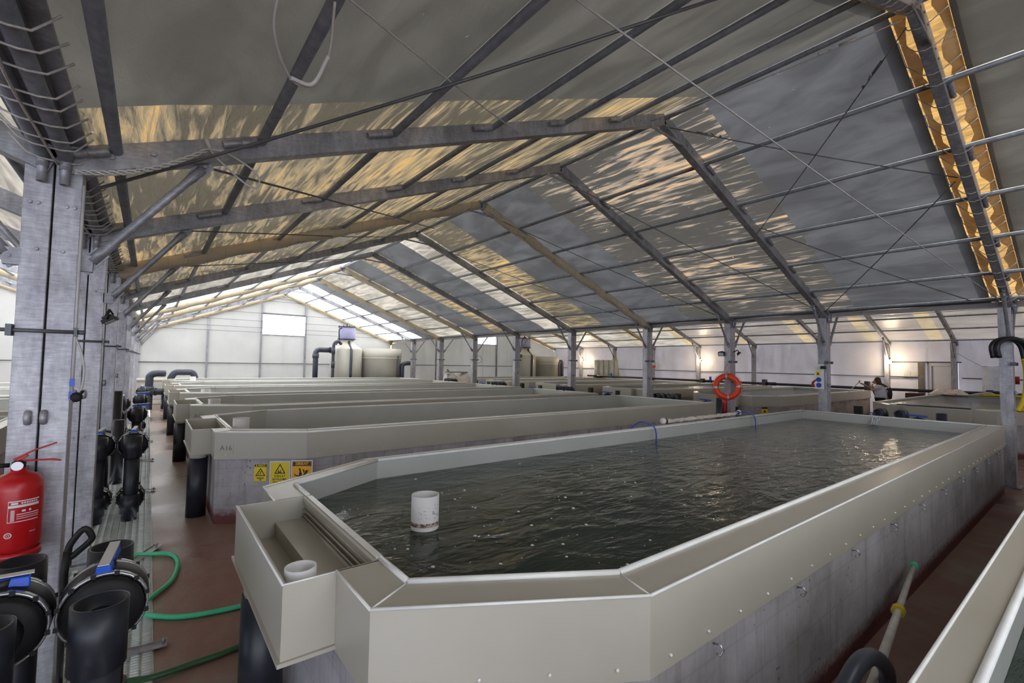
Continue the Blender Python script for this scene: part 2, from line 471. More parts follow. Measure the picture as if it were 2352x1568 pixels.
# roof sheeting, one object per slope, bay by bay
RM = ['roof_strip','roof_pink','roof_streak','roof_grey','roof_blue','roof_gold','roof_pale','roof_clear','amber']
def slope(name, xa, za, xb, zb, panels, lift=0.0):
    b = MB()
    nx = 12
    for (y0, y1, mk) in panels:
        mi = RM.index(mk)
        ny = max(2, int((y1-y0)/.35)); vs = []; fs = []
        for j in range(ny+1):
            yy = y0+(y1-y0)*j/ny
            for i in range(nx+1):
                t = i/nx; x = xa+(xb-xa)*t; z = za+(zb-za)*t + lift
                # slack sheet between purlins and frames
                k = max([f for f in FY if f <= yy] or [YB]); kn = min([f for f in FY if f > yy] or [YF])
                u = (yy-k)/max(.01, kn-k)
                z += .018*math.sin(u*PI)*abs(math.sin(t*6*PI)) + .006*math.sin(x*7+yy*3)
                vs.append((x, yy, z))
        for j in range(ny):
            for i in range(nx):
                a = j*(nx+1)+i
                fs.append((a, a+1, a+nx+2, a+nx+1))
        b.add(vs, fs, mi, True)
    return struct(b.build(name, [M[m] for m in RM]))
PL = [(YB, -1.2, 'roof_clear'), (-1.2, .80, 'roof_grey'), (1.2, 3.02, 'roof_grey'), (3.02, 5.5, 'roof_gold'), (5.5, 7.8, 'roof_gold'), (7.8, 10.7, 'roof_gold'),  # unseen bay behind the camera made clear to add light on the rims
      (10.7, 13.6, 'roof_pale'), (13.6, 16.45, 'roof_clear'), (16.45, YF, 'roof_clear')]  # pale bay puts the window's reflection into the sheet's tone
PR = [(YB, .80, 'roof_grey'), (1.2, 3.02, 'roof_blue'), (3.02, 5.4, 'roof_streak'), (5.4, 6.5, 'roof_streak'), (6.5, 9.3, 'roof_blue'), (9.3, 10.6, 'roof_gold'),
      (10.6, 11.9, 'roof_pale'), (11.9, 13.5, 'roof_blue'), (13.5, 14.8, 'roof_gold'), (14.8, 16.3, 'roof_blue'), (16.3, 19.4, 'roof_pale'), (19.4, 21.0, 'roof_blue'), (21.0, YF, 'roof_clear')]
slope('ceiling', XL+.01, ZE+.01, X1, ZR, PL)
slope('ceiling', XM-.0, ZE+.0, X1, ZR, PR)
b = MB()
for j in range(40):
    y0 = YB+(YF-YB)*j/40; y1 = YB+(YF-YB)*(j+1)/40
    b.quad((XM,y0,ZE),(XM,y1,ZE),(XM+.14,y1,ZE-.075),(XM+.14,y0,ZE-.075))
struct(b.build('trim_5', M['wall_film']))
P2 = []
prev = YB
for f in FY[:-1]:
    P2 += [(prev, f+.30, 'roof_pale' if f > 15 else 'roof_pink'), (f+.30, f+.72, 'roof_strip')]; prev = f+.72
P2 += [(prev, YF, 'roof_pale')]
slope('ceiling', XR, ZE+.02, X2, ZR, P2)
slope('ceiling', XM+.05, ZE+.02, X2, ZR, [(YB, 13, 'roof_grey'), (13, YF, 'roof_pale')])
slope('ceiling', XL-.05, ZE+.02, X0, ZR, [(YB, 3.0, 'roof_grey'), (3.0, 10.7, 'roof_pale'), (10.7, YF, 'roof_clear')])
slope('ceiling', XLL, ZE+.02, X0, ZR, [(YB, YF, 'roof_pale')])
# outer amber skin behind the laced joint of the frame beside the camera
for xe in (XL, XM):
    slope('trim_2', xe, ZE+.02, X1, ZR, [(.72, 1.28, 'amber')], .07)
# valley gutters over the column rows
for xx in (XL, XM):
    struct(MB().box(xx-.13, xx+.13, YB, YF, ZE+.03, ZE+.05).build('trim_3', M['galv']))


# ------------------------------------------------------------------ steel frame
def fr(k): return 'the %s frame' % ORD[k] if k else 'the frame beside the camera'
ZP = .035                                                            # purlin centre under the sheet
PXL = [-.20, .54, 1.48, 2.44, 3.36, 4.29]
PXR = [10.6, 9.82, 8.90, 8.0, 7.1, 6.13]
def rafter(k, xe, xr, place, purl, wrap=None, lace=False):
    y = FY[k]; s = 1 if xr > xe else -1
    za, zb = zroof(xe)-.075, zroof(xr)-.075
    x0 = xe+s*.0
    b = MB()
    b.beam((x0, y, za), (xr, y, zb), .10, .145)
    for i in (-1, 1):                                               # splice plates with bolts at the ridge
        pass
    d = V((xr-x0, 0, zb-za)).normalized(); up = V((-d.z*s, 0, d.x*s)) if s > 0 else V((d.z, 0, -d.x))
    if up.z < 0: up = -up
    for t in (.12, .26, .55, .68):
        p = V((xr, y, zb)) - d*t
        b.cyl(p+V((0,-.05,0)), p+V((0,-.06,0)), .013, 8)
    for t in (.25, .45):
        p = V((x0, y, za)) + d*t
        b.cyl(p+V((0,-.05,0)), p+V((0,-.062,0)), .017, 8)
    for px in purl:                                                 # pipe stub clips that hold the purlins
        p = V((px, y-.072, zroof(px)-.05)) - d*.04
        b.cyl(p-d*.20, p, .024, 10); b.cyl(p-d*.09, p+d*.01, .029, 10)
    if s < 0:                                                       # little tie across the apex
        b.beam((xr-.32, y-.055, zroof(xr-.32)-.15), (xr+.34, y-.055, zroof(xr+.34)-.17), .012, .04)
    o = b.build('roof_rafter', M['galv'], bevel=.004)
    tag(o, place, 'rafter', 'galvanised roof rafters')
    if wrap:
        w = MB(); n = 26
        pts = [V((x0,y,za)) + (V((xr,y,zb))-V((x0,y,za)))*((i+.4)/(n+.8)) for i in range(n+1)]
        w.tube([p + V((0,.01*math.sin(i*2.1),.006*math.sin(i*1.3))) for i, p in enumerate(pts)], [.098+.010*math.sin(i*1.7) for i in range(n+1)], 10, m=0)
        w.build('fabric_wrap', M['wrap'], o)
        r = MB()
        L = (V((xr,y,zb))-V((x0,y,za))).length; q = []
        for i in range(2*10, (n-1)*10):
            a = 2*PI*(i % 10)/10; rr = .112+.006*math.sin(i*.23)
            q.append(V((x0,y,za)) + d*(L*i/10/n) + (up*math.cos(a)+V((0,1,0))*math.sin(a))*rr)
        r.tube(q, .0045, 5)
        r.build('lacing_rope', M['rope'], o)
    if lace:
        r = MB(); n = 24; L = (V((xr,y,zb))-V((x0,y,za))).length
        zig = []
        for i in range(1, n):
            p = V((x0, y, za)) + d*(L*(i+.2*math.sin(i*2.3))/n)
            one = ([p+V((0,-.20,0))+up*.09, p+V((0,-.07,0))-up*.06+d*.03, p+V((0,0,0))-up*.085+d*.03, p+V((0,.07,0))-up*.06+d*.04, p+V((0,.20,0))+up*.09+d*.08]); zig += one if i % 2 else one[::-1]
            for sy in (-.205, .205):
                q = p+V((0,sy,0))+up*.09+d*(.08 if sy > 0 else 0)
                r.ball(q, .011, 0, 8, 5)
        r.tube(zig, .0055, 5)
        r.build('lacing_rope', M['rope'], o)
        w = MB()
        for sy in (-1, 1):                                          # gathered sheet hems hanging in the joint
            vs = []; m = 40
            for i in range(m+1):
                p = V((x0,y,za)) + d*(L*i/m) + up*.095
                wob = .03*math.sin(i*1.9)+.02*math.sin(i*.7)
                vs += [p+V((0,sy*.19,0)), p+V((0,sy*(.10+wob),0))-up*(.02+.02*math.sin(i*1.1))]
            w.add(vs, [(2*i,2*i+1,2*i+3,2*i+2) for i in range(m)], 0, True)
        w.build('sheet_hem', M['amber'], o)
    return o
for k in range(10):
    wrapk = k in (3, 6, 7, 9)
    rafter(k, XL, X1, 'left roof slope rafter of %s%s' % (fr(k), ', wrapped in amber cloth' if wrapk else ''), PXL, wrapk, k == 0)
    rafter(k, XM, X1, 'right roof slope rafter of %s%s' % (fr(k), ', wrapped in amber cloth' if wrapk else ', laced to amber hems' if k == 0 else ''), PXR, wrapk, k == 0)
    rafter(k, XR, X2, 'right hall rafter of %s, sloping to the plastic wall' % fr(k), [], k in (6, 9))
    if 1 <= k: rafter(k, XL, X0, 'left hall rafter of %s, left of the thick columns' % fr(k), [], k in (6, 9))

def purlin(x, dz, label):
    o = MB().tube([(x, YB, zroof(x)-.04-dz), (x, YF-.05, zroof(x)-.04-dz)], .031, 10).build('roof_purlin', M['steel'])
    tag(o, label, 'purlin', 'roof purlins')
for i, x in enumerate(PXL): purlin(x, 0, '%s tube purlin up from the eave on the left roof slope' % ORD[i])
for i, x in enumerate(PXR): purlin(x, 0, '%s tube purlin up from the eave on the right roof slope' % ORD[i])
purlin(X1, .02, 'tube purlin along the ridge over the tanks')
for i in range(6): purlin(XR-.15-i*1.03, 0, '%s tube purlin up from the plastic side wall, right hall roof' % ORD[i])
for i in range(5): purlin(XL-.25-i*1.0, 0, '%s tube purlin up from the eave in the left hall roof' % ORD[i])

# eave pipes with the lacing of the two roof sheets, over each column row
for xx, lab in ((XL, 'the thick column row beside the walkway'), (XM, 'the column row between the two halls')):
    for s in ((-1, 1) if xx == XL else ()):
        o = MB().tube([(xx+s*.045, YB, ZE-.045), (xx+s*.045, YF-.1, ZE-.045)], .034, 12).build('eave_pipe', M['steel'])
        tag(o, '%s of the twin eave pipes over %s' % ('left' if s < 0 else 'right', lab), 'pipe', 'twin eave pipes')
    r = MB(); yy = -1.0; i = 0
    while yy < 16 and xx == XL:
        yy += .17+.05*math.sin(i*2.3); i += 1
        a = .02*math.sin(i*1.7)
        r.tube([(xx-.17, yy+a, ZE+.01), (xx-.10, yy, ZE-.07), (xx-.05, yy+.01, ZE-.085), (xx+.05, yy+.03, ZE-.085), (xx+.10, yy+.05, ZE-.07), (xx+.17, yy+.06+a, ZE+.01)], .0048, 5)
    r.tube(smooth_path([(xx+(.02 if xx == XL else .01)*math.sin(j*2.1)+(0 if xx == XL else .13), -1+j*.7, ZE-.09-(0 if xx == XL else .01*math.cos(j*1.3))) for j in range(24)], 4), .006, 6)
    o = r.build('eave_lacing', M['rope']); tag(o, 'rope along the eave over %s' % lab, 'rope', None)

def column(x, y, label, braces, group, thick=True, rod=True):
    root = thing('steel_column', label, 'column', (x, y+.05, 0), group)
    w, dep = (.116, .15) if thick else (.10, .14)
    for s in (-1, 1):
        b = MB(); zc, zo = ZE-.02, ZE-.10
        x0, x1 = (x+.004, x+w) if s > 0 else (x-w, x-.004)
        xi = x0 if s > 0 else x1; xo = x1 if s > 0 else x0
        b.extrude([(xi,y-.025,.02),(xo,y-.025,.02),(xo,y-.025,zo),(xi,y-.025,zc)], (0,dep,0))
        for zz, of in ((2.62,.5), (2.37,.45), (2.62,.8), (1.93,.75), (1.1,.3)):
            px = xi+s*w*of*.9
            b.cyl((px,y-.025,zz),(px,y-.033,zz),.011,8)
        b.build('channel', M['galvl'], root, bevel=.005)
    MB().box(max(x-w-.05,-.515) if x < 0 else x-w-.05, x+w+.05, y-.08, y+.19, 0, .02).build('base_plate', M['galv'], root)
    b = MB()
    for s in (-1, 1):
        b.pipe((x+s*.045, y-.06, ZE-.20), (x+s*.045, y-.06, ZE-.03), .022, .004, 12)
        b.pipe((x+s*.045, y-.06, ZE-.12), (x+s*.045, y-.06, ZE-.03), .026, .004, 12)
    b.build('pipe_stub', M['galv'], root)
    if rod:
        b = MB(); z = 1.93
        b.cyl((x-w-.14,y-.045,z),(x+w+.02,y-.045,z),.010,8)
        b.box(x-w-.025,x-w-.003,y-.065,y-.0,z-.03,z+.03); b.box(x+w+.003,x+w+.016,y-.065,y+.0,z-.025,z+.025)
        b.cyl((x+w+.016,y-.045,z),(x+w+.05,y-.045,z),.012,8)
        b.build('tie_rod', M['wire'], root)
        b = MB()
        for s in (-1, 1):
            b.tube([(x+s*.03-.012,y-.027,1.47+.03),(x+s*.03-.012,y-.05,1.47),(x+s*.03-.012,y-.027,1.47-.03)], .016, 8)
        b.build('hook', M['galvl'], root)
    for s in braces:
        a = V((x+s*(w+.04), y-.0, 2.32)); xb = x+s*.68; c = V((xb, y-.0, zroof(xb)-.17))
        d = (c-a).normalized()
        b = MB(); b.tube([a+d*.02, a+d*.10, a+d*.16, c-d*.16, c-d*.10, c-d*.02], [.03,.03,.024,.024,.03,.03], 12, flat=1)
        for p, q in ((a-d*.05, a+d*.10), (c-d*.10, c+d*.04)):
            b.beam(p, q, .012, .075)
        b.beam(a-V((s*.05,0,0)), a+V((s*.02,0,0)), .05, .09)
        b.cyl(a+V((0,-.03,0)), a+V((0,.01,0)), .012, 8); b.cyl(c+V((0,-.03,0)), c+V((0,.01,0)), .012, 8)
        b.build('knee_brace', M['galv'], root)
    return root
for k in range(1, 10):
    column(XL, FY[k], 'thick twin-channel steel column of the walkway row at %s' % fr(k) + (', with the fire extinguisher' if k == 1 else ''), (-1, 1), 'walkway column row')
for k in range(0, 9):
    column(XM, FY[k], 'steel column with V braces between the two halls at %s' % fr(k) + {0: ', beside the hooked hoses', 1: ', with the small safety signs', 2: ', behind the orange lifebuoy'}.get(k, ''), (-1, 1), 'middle column row')
for k in range(1, 9):
    column(XR-.14, FY[k], 'slim wall column against the plastic side wall at %s' % fr(k), (-1,), 'side wall columns', False, False)

# gable posts, rails and tie wires
for i, x in enumerate((2.05, 4.2, 6.2, 8.3, 13.65, 16.35, 18.14, 20.6, -2.6, -4.9)):
    o = MB().box(x-.035, x+.035, YF-.10, YF-.03, 0, zroof(x)-.2).build('gable_post', M['galv'])
    where = ['first post from the left on the far gable over the tanks','post at the left edge of the big gable window','post at the right edge of the big gable window','post on the far gable behind the filter tanks','first post on the far gable of the right hall','post at the left edge of the small gable window','post at the right edge of the small gable window','last post on the far gable before the plastic wall','far gable post in the left hall nearest the column row','second far gable post in the left hall'][i]
    tag(o, where, 'post', 'gable posts')
for z, xa, xb, lab in ((1.6, XL+.1, XM-.1, 'horizontal tube rail across the far gable over the tanks'), (1.62, XM+.1, XR-.1, 'horizontal tube rail across the far gable of the right hall'), (1.6, XLL, XL-.1, 'horizontal tube rail across the far gable of the left hall')):
    tag(MB().tube([(xa,YF-.06,z),(xb,YF-.06,z)], .02, 8).build('wall_rail', M['wire']), lab, 'rail', 'wall rails')
tag(MB().tube([(XR-.05,4.5,1.55),(XR-.05,YF-.1,1.58)], .02, 8).build('wall_rail', M['wire']), 'tube rail along the plastic side wall beyond the door', 'rail', 'wall rails')
tag(MB().tube([(XR-.05,YB,1.52),(XR-.05,3.4,1.55)], .02, 8).build('wall_rail', M['wire']), 'tube rail along the plastic side wall beside the white sheet', 'rail', 'wall rails')
tag(MB().tube([(XR-.05,3.4,2.13),(XR-.05,5.5,2.13)], .02, 8).build('wall_rail', M['wire']), 'tube rail over the white door', 'rail', 'wall rails')
for i, z in enumerate((4.62, 4.0, 3.62, 3.3, 3.08)):
    run = (z-ZE)/(ZR-ZE)*(X1-XL)
    tag(MB().tube([(XL+run,YF-.12,z),(XM-run,YF-.12,z)], .009, 6).build('gable_wire', M['wire']), '%s thin wire down across the far gable, past the big window' % ORD[i], 'wire', 'gable wires')
# thin cross cables under the roof
CAB = [
 ((XL+.2,7.6,2.9),(3.6,1.2,4.3)), 
]
CAB = [
 ([(.10,1.45,3.06),(3.1,3.77,4.19)], 'thin pale cable crossing the near left roof slope down to the nearest full rafter', .005),
 ([(1.55,1.58,3.6),(10.43,1.1,2.97)], 'long thin cable from the near roof slope down to the right column with the hoses', .0055),
 ([(-.3,3.85,2.84),(2.6,1.37,4.0)], 'dark brace cable rising from the thick column over the near left roof slope', .010),
 ([(5.27,3.50,4.93),(7.5,1.08,4.1)], 'brace cable from the nearest ridge joint to the amber laced rafter', .007),
 ([(7.62,3.40,4.03),(10.5,1.40,2.95)], 'brace cable low on the near right roof slope, running down to the hooked hoses', .007),
 ([(7.54,1.11,4.07),(10.55,3.5,2.93)], 'brace cable from the amber laced rafter down to the column with the safety signs', .007),
 ([(5.32,1.08,4.92),(7.7,3.5,3.97)], 'brace cable from the amber laced ridge across the near right roof slope', .006),
 ([(5.23,1.07,4.95),(4.80,3.45,4.84)], 'pale slack wire running along the ridge purlin beside the amber laced rafter', .006),
 ([(.24,3.62,3.05),(2.7,6.6,3.98),(5.1,9.6,4.9)], 'brace cable from the nearest knee brace to the ridge over the dry tanks', .009),
 ([(.24,5.57,3.05),(2.7,8.2,3.98),(5.1,10.6,4.9)], 'brace cable from the second knee brace to the ridge over the dry tanks', .008),
 ([(.24,7.87,3.05),(2.7,10.9,3.98),(5.1,13.5,4.9)], 'brace cable from the third knee brace to the ridge over the dry tanks', .008),
 ([(5.3,5.6,4.9),(10.6,3.6,2.95)], 'brace cable on the right roof slope between the two nearest ridge joints', .007),
 ([(5.3,7.9,4.9),(10.6,5.6,2.95)], 'brace cable on the right roof slope ending over the lifebuoy column', .007),
 ([(5.3,10.8,4.9),(10.6,7.9,2.95)], 'brace cable on the right roof slope beyond the lifebuoy column', .007),
]
for pts, lab, r in CAB:
    P = [V(p) for p in pts]
    if len(P) == 2:
        a, c = P; P = [a+(c-a)*(i/8)+V((0,0,-.03*math.sin(PI*i/8))) for i in range(9)]
    b = MB().tube(P, r, 6)
    if 'ridge joint to the amber' in lab or 'pale slack' in lab or 'amber laced ridge' in lab:     # turnbuckle near the joint
        d = (P[-1]-P[0]).normalized(); q = P[0]+d*.35
        b.tube([q, q+d*.14], .014, 8); b.tube([q+d*.18+V((0,0,.02)), q+d*.22, q+d*.18-V((0,0,.02))], .006, 6); b.ball(q+d*.3, .016, 0, 8, 6)
    tag(b.build('roof_cable', M['cable'] if 'pale' in lab or 'long' in lab else M['wire']), lab, 'cable', 'roof cables')
# coiled and bundled wires
P = [V((-.36,3.44,2.80)) + (V((.24,3.42,3.10))-V((-.36,3.44,2.80)))*(i/30) for i in range(31)]
b = MB()
for ph in (0, 2.1, 4.2):
    b.tube([p+V((0,.012*math.cos(i*1.1+ph),.012*math.sin(i*1.1+ph)-.06*math.sin(PI*i/30))) for i, p in enumerate(P)], .006, 6)
b.tube(smooth_path([(.24,3.42,3.10),(.34,3.42,3.10),(.50,3.42,3.02),(.52,3.42,2.93),(.45,3.42,2.93),(.30,3.42,3.04),(.24,3.42,3.10)], 6), .006, 6)
b.tube([(.22,3.40,3.15),(.25,3.42,3.09)], .012, 6)
tag(b.build('wire_bundle', M['cable']), 'twisted wire bundle with a hanging loop, under the nearest full rafter by the thick column', 'wire')
b = MB().tube(smooth_path([(.30,1.62,3.10),(.30,1.80,2.98),(.40,2.0,2.93),(.49,2.02,2.95),(.53,1.95,3.05),(.50,1.78,3.16)], 8), .0055, 6)
b.tube(smooth_path([(.40,2.0,2.93),(.49,2.02,2.95),(.53,1.95,3.05)], 8), .009, 7)
tag(b.build('cable_loop', M['cable']), 'pale cable loop hanging from the roof at the top of the photo, left of centre', 'cable')

# ------------------------------------------------------------------ fish tanks
def inset(poly, w):
    n = len(poly); out = []
    for i in range(n):
        p0, p1, p2 = V((*poly[i-1],0)), V((*poly[i],0)), V((*poly[(i+1) % n],0))
        d0 = (p1-p0).normalized(); d1 = (p2-p1).normalized()
        n0 = V((-d0.y, d0.x, 0)); n1 = V((-d1.y, d1.x, 0))
        a = p1+n0*w[i-1]; c = p1+n1*w[i]
        den = d0.x*d1.y-d0.y*d1.x
        if abs(den) < 1e-6: q = a
        else:
            t = ((c.x-a.x)*d1.y-(c.y-a.y)*d1.x)/den; q = a+d0*t
        out.append((q.x, q.y))
    return out
ZT = .99
def text(body, size, loc, xd, yd, m, parent, name='lettering', align='CENTER', bold=0.0):
    cu = bpy.data.curves.new(name, 'FONT'); cu.body = body; cu.size = size; cu.align_x = align; cu.align_y = 'CENTER'
    cu.extrude = .0006; cu.offset = bold; cu.resolution_u = 3
    o = bpy.data.objects.new(name, cu); COL.objects.link(o)
    bpy.context.view_layer.update()
    me = bpy.data.meshes.new_from_object(o.evaluated_get(bpy.context.evaluated_depsgraph_get()))
    COL.objects.unlink(o); bpy.data.objects.remove(o)
    xd = V(xd).normalized(); yd = V(yd).normalized(); zd = xd.cross(yd)
    me.name = name; me.materials.clear(); me.materials.append(m)
    off = WL.get(parent.name, V((0,0,0)))
    mt = Matrix((( xd.x,yd.x,zd.x,loc[0]-off.x),(xd.y,yd.y,zd.y,loc[1]-off.y),(xd.z,yd.z,zd.z,loc[2]-off.z),(0,0,0,1)))
    me.transform(mt)
    q = bpy.data.objects.new(name, me); COL.objects.link(q); q.parent = parent; WL[q.name] = off.copy()
    return q
def tank(x0, cy, x1, label, group, water=None, pipe_dy=-.45, plate=None, hw=1.393, ye=.91):
    root = thing('fish_tank', label, 'tank', (x0, cy, 0), group)
    po = [(x0,cy-ye),(x0+.83,cy-hw),(x1,cy-hw),(x1,cy+hw),(x0+.83,cy+hw),(x0,cy+ye)]
    pi = inset(po, [.18,.18,.14,.11,.13,.18])
    n = 6; g = .56
    # masonry wall
    pa = inset(po, [.02]*6); pb = inset(po, [.15,.15,.12,.10,.11,.16])
    b = MB()
    for i in range(n):
        j = (i+1) % n
        b.prism([pa[i], pa[j], pb[j], pb[i]], 0, ZT-.015 if i != 5 else .70)
    for s in (-1, 1): b.prism([(pa[0][0], cy+s*g), (pa[0][0], cy+s*ye), (pb[0][0], cy+s*ye), (pb[0][0], cy+s*g)][::-s], .70, ZT-.015)
    b.build('block_wall', M['concrete'], root)
    # plastic liner: rim, outer skirt, inner walls, floor
    b = MB()
    def q3(p, z): return (p[0], p[1], z)
    for i in range(n):
        j = (i+1) % n
        segs = [(po[i], po[j], pi[i], pi[j])]
        if i == 5:
            segs = [(po[5], (x0, cy+g), pi[5], (pi[5][0], cy+g)), ((x0, cy-g), po[0], (pi[0][0], cy-g), pi[0])]
        for a, c, ia, ic in segs:
            b.quad(q3(a,ZT), q3(c,ZT), q3(ic,ZT), q3(ia,ZT), 0)                # rim
            b.quad(q3(a,.70), q3(c,.70), q3(c,ZT), q3(a,ZT), 0)                # skirt
            d = (V(q3(c,0))-V(q3(a,0))).normalized(); nn = V((-d.y, d.x, 0))*.012
            b.quad(V(q3(c,.70))+nn, V(q3(a,.70))+nn, V(q3(a,.70)), V(q3(c,.70)), 0)
            b.tube([q3(a,ZT), q3(c,ZT)], .006, 6, m=1); b.tube([q3(ia,ZT+.004), q3(ic,ZT+.004)], .013, 8, m=1)
            if i != 5: b.tube([q3(a,ZT), q3(ia,ZT+.002)], .004, 5, m=1)
        zt = ZT if i != 5 else .86
        b.quad(q3(pi[j],.08), q3(pi[i],.08), q3(pi[i],zt), q3(pi[j],zt), 2)    # inner wall
    for s in (-1, 1):
        a, c = (pi[0][0], cy+s*g, 0), (pi[0][0], cy+s*abs(pi[0][1]-cy), 0)
        b.quad((a[0],a[1],.86),(c[0],c[1],.86),(c[0],c[1],ZT),(a[0],a[1],ZT), 2)
        b.box(x0, pi[0][0], cy+s*g-.006, cy+s*g+.006, .72, ZT, 0)
    b.add([(p[0],p[1],.08) for p in pi], [tuple(range(n))], 2)
    # fixing screws and small hooks under the skirt edge
    for e, step in ((0,.24),(1,.26),(3,.26)):
        a, c = V(q3(po[e],0)), V(q3(po[(e+1)%n],0)); L = (c-a).length; d = (c-a)/L; nn = V((d.y,-d.x,0))
        k = .12
        while k < L:
            p = a+d*k+nn*.004; b.ball((p.x,p.y,.745), .0065, 1, 8, 5); k += step
    for e in (1,):
        a, c = V(q3(po[e],0)), V(q3(po[e+1],0)); L = (c-a).length; d = (c-a)/L; nn = V((d.y,-d.x,0)); k = .45
        while k < L:
            p = a+d*k+nn*.004-nn*.02
            b.tube([p+V((0,0,.665)), p+nn*.03+V((0,0,.672)), p+nn*.038+d*.012+V((0,0,.650)), p+nn*.03+V((0,0,.630)), p+nn*.018-d*.008+V((0,0,.636))], .0045, 5, m=3); k += .83
    b.build('liner', [M['liner'], M['bead'], M['liner_in'], M['chrome']], root)
    # overflow trough
    xa, xb = x0-.19, pi[0][0]
    ya, yb = cy-g-.005, cy+g+.005
    b = MB(); t = .012
    b.box(xa, xa+t, ya, yb, .72, ZT, 0); b.box(xa+t, x0, ya, ya+t, .72, ZT, 0); b.box(xa+t, x0, yb-t, yb, .72, ZT, 0)
    b.box(xa-.012, x0, ya-.012, yb+.012, .705, .72, 0)
    b.box(xa+t, x0+.01, ya+t, yb-t, .775, .785, 2)                               # pocket floor
    b.box(x0+.005, xb, ya+t, yb-t, .845, .868, 0)                               # shelf towards the weir
    b.box(x0+.009, x0+.02, ya+t, yb-t, .776, .85, 0)
    b.tube([(xa,ya,ZT),(xa,yb,ZT)], .005, 5, m=1); b.tube([(xa,ya,ZT),(x0,ya,ZT)], .004, 5, m=1)
    b.tube([(xb-.03,ya+.01,.868),(xb-.03,yb-.01,.868)], .012, 6, m=0)
    b.build('overflow_trough', [M['liner'], M['bead'], M['liner']], root)
    b = MB()
    b.beam((xb-.008, ya+.02, .925), (xb-.008, yb-.02, .925), .014, .135, (-.25,0,1), 0)
    for z in (.89, .92, .95): b.tube([(xb-.028+(z-.89)*.1, ya+.02, z), (xb-.028+(z-.89)*.1, yb-.02, z)], .005, 6, m=0)
    b.beam((xb+.002, ya+.03, .985), (xb+.002, yb-.03, .985), .03, .02, (0,0,1), 1)
    b.build('weir_screen', [M['liner'], M['bead']], root)
    py = cy+pipe_dy
    b = MB(); b.pipe((x0-.11,py,0),(x0-.11,py,.66), .098, .01, 24, 0); b.build('drain_pipe', M['black'], root)
    MB().cyl((x0-.11,py,.655),(x0-.11,py,.71), .088, 20).build('pipe_collar', M['liner'], root)
    if water:
        pw = inset(po, [.183,.183,.143,.113,.133,.183])
        MB().add([(p[0],p[1],water) for p in pw], [tuple(range(n))], 0).build('water', M['water'], root)
    if plate:
        a, c = V(q3(po[0],0)), V(q3(po[1],0)); d = (c-a).normalized(); nn = V((d.y,-d.x,0))
        p = a+d*.12
        b = MB(); b.extrude([p+V((0,0,.765))-d*.075+nn*.001, p+V((0,0,.765))+d*.075+nn*.001, p+V((0,0,.875))+d*.075+nn*.001, p+V((0,0,.875))-d*.075+nn*.001], nn*.003)
        pl = b.build('number_plate', M['liner'], root)
        text(plate, .075, p+V((0,0,.82))+nn*.0055, d, (0,0,1), M['inkgrey'], pl)
    return root
tank(.605, 2.42, 10.15, 'large near fish tank full of dark green water with a white standpipe', 'walkway row of tanks', .846, .175)
tank(.605, 6.96, 10.2, 'dry fish tank with the yellow warning signs and an A16 plate, second from camera', 'walkway row of tanks', None, -.46, 'A16')
tank(.60, 10.53, 10.25, 'dry fish tank with an A12 plate, just behind the tank with warning signs', 'walkway row of tanks', None, -.46, 'A12')
tank(.60, 14.03, 10.25, 'dry fish tank behind the A12 one, a white standpipe near its walkway end', 'walkway row of tanks')
tank(.60, 17.53, 10.25, 'dry fish tank second from the far end of the walkway row', 'walkway row of tanks')
tank(.60, 21.03, 10.25, 'farthest dry fish tank of the walkway row, in front of the filter tanks', 'walkway row of tanks')
tank(.76, -1.048, 10.15, 'fish tank of which only a rim corner shows at the lower right', 'walkway row of tanks', .846, hw=1.393)
XB1 = 22.3
tank(13.85, 2.42, XB1, 'water-filled tank beyond the right column with the hoses, white net on its rim', 'second row of tanks', .945)
tank(13.6, 7.25, XB1, 'tank behind the column with the safety signs, its trough end behind the lifebuoy', 'second row of tanks', .93)
tank(13.5, 10.9, XB1, 'second-row tank whose trough box shows left of the lifebuoy', 'second row of tanks', .9)
tank(13.2, 14.4, XB1, 'second-row tank behind the middle column next left of the lifebuoy', 'second row of tanks', .8)
tank(13.0, 17.9, XB1, 'second-row tank, second from the far gable', 'second row of tanks', .8)
tank(13.0, 21.4, XB1, 'second-row tank closest to the far gable and grey cylinders', 'second row of tanks', .8)
for i, cy in enumerate((7.6, 11.1, 14.6, 18.1)):
    tank(-11.0, cy, -1.25, 'tank slice glimpsed left of the thick column, %s one from the camera' % ORD[i], 'left hall tanks')

# white standpipes
def standpipe(x, y, z0, z1, r, label, stain=False):
    root = thing('standpipe', label, 'pipe', (x, y, z0), 'white standpipes')
    MB().pipe((x,y,z0),(x,y,z1), r, .007, 32).build('pipe', M['white'], root)
    if stain:
        MB().lathe([(r+.0012,.0),(r+.0012,.022)], (x,y,.868), (0,0,1), 32).build('scale_ring', M['brownstain'], root, 0)
        b = MB()
        for i in range(26):
            a = -2.6+1.9*random.random(); zz = .91+random.random()*.08
            b.box(0,0,0,0,0,0) if False else None
            p = V((x+(r+.001)*math.cos(a), y+(r+.001)*math.sin(a), zz)); t = V((-math.sin(a),math.cos(a),0))
            b.beam(p, p+t*(.003+.012*random.random()**3), .0015, .0015)
        b.build('pencil_mark', M['ink'], root)
    return root
def stain():
    k = N('lime_scale'); no = k.noise(k.pos(), 70, 5, .7)
    col = k.ramp(no, [(.42, lin((96,74,58))), (.52, lin((170,150,136))), (.6, lin((216,210,206)))])
    return k.done(k.bsdf(col, .7))
M['brownstain'] = stain()
standpipe(1.30, 2.47, .3, 1.035, .079, 'short white standpipe rising from the water of the near tank', True)
standpipe(.50, 1.96, .765, 1.0, .058, 'white overflow pipe standing in the trough of the near tank')
standpipe(.93, 6.62, .09, 1.075, .09, 'white standpipe at the trough end of the A16 tank')
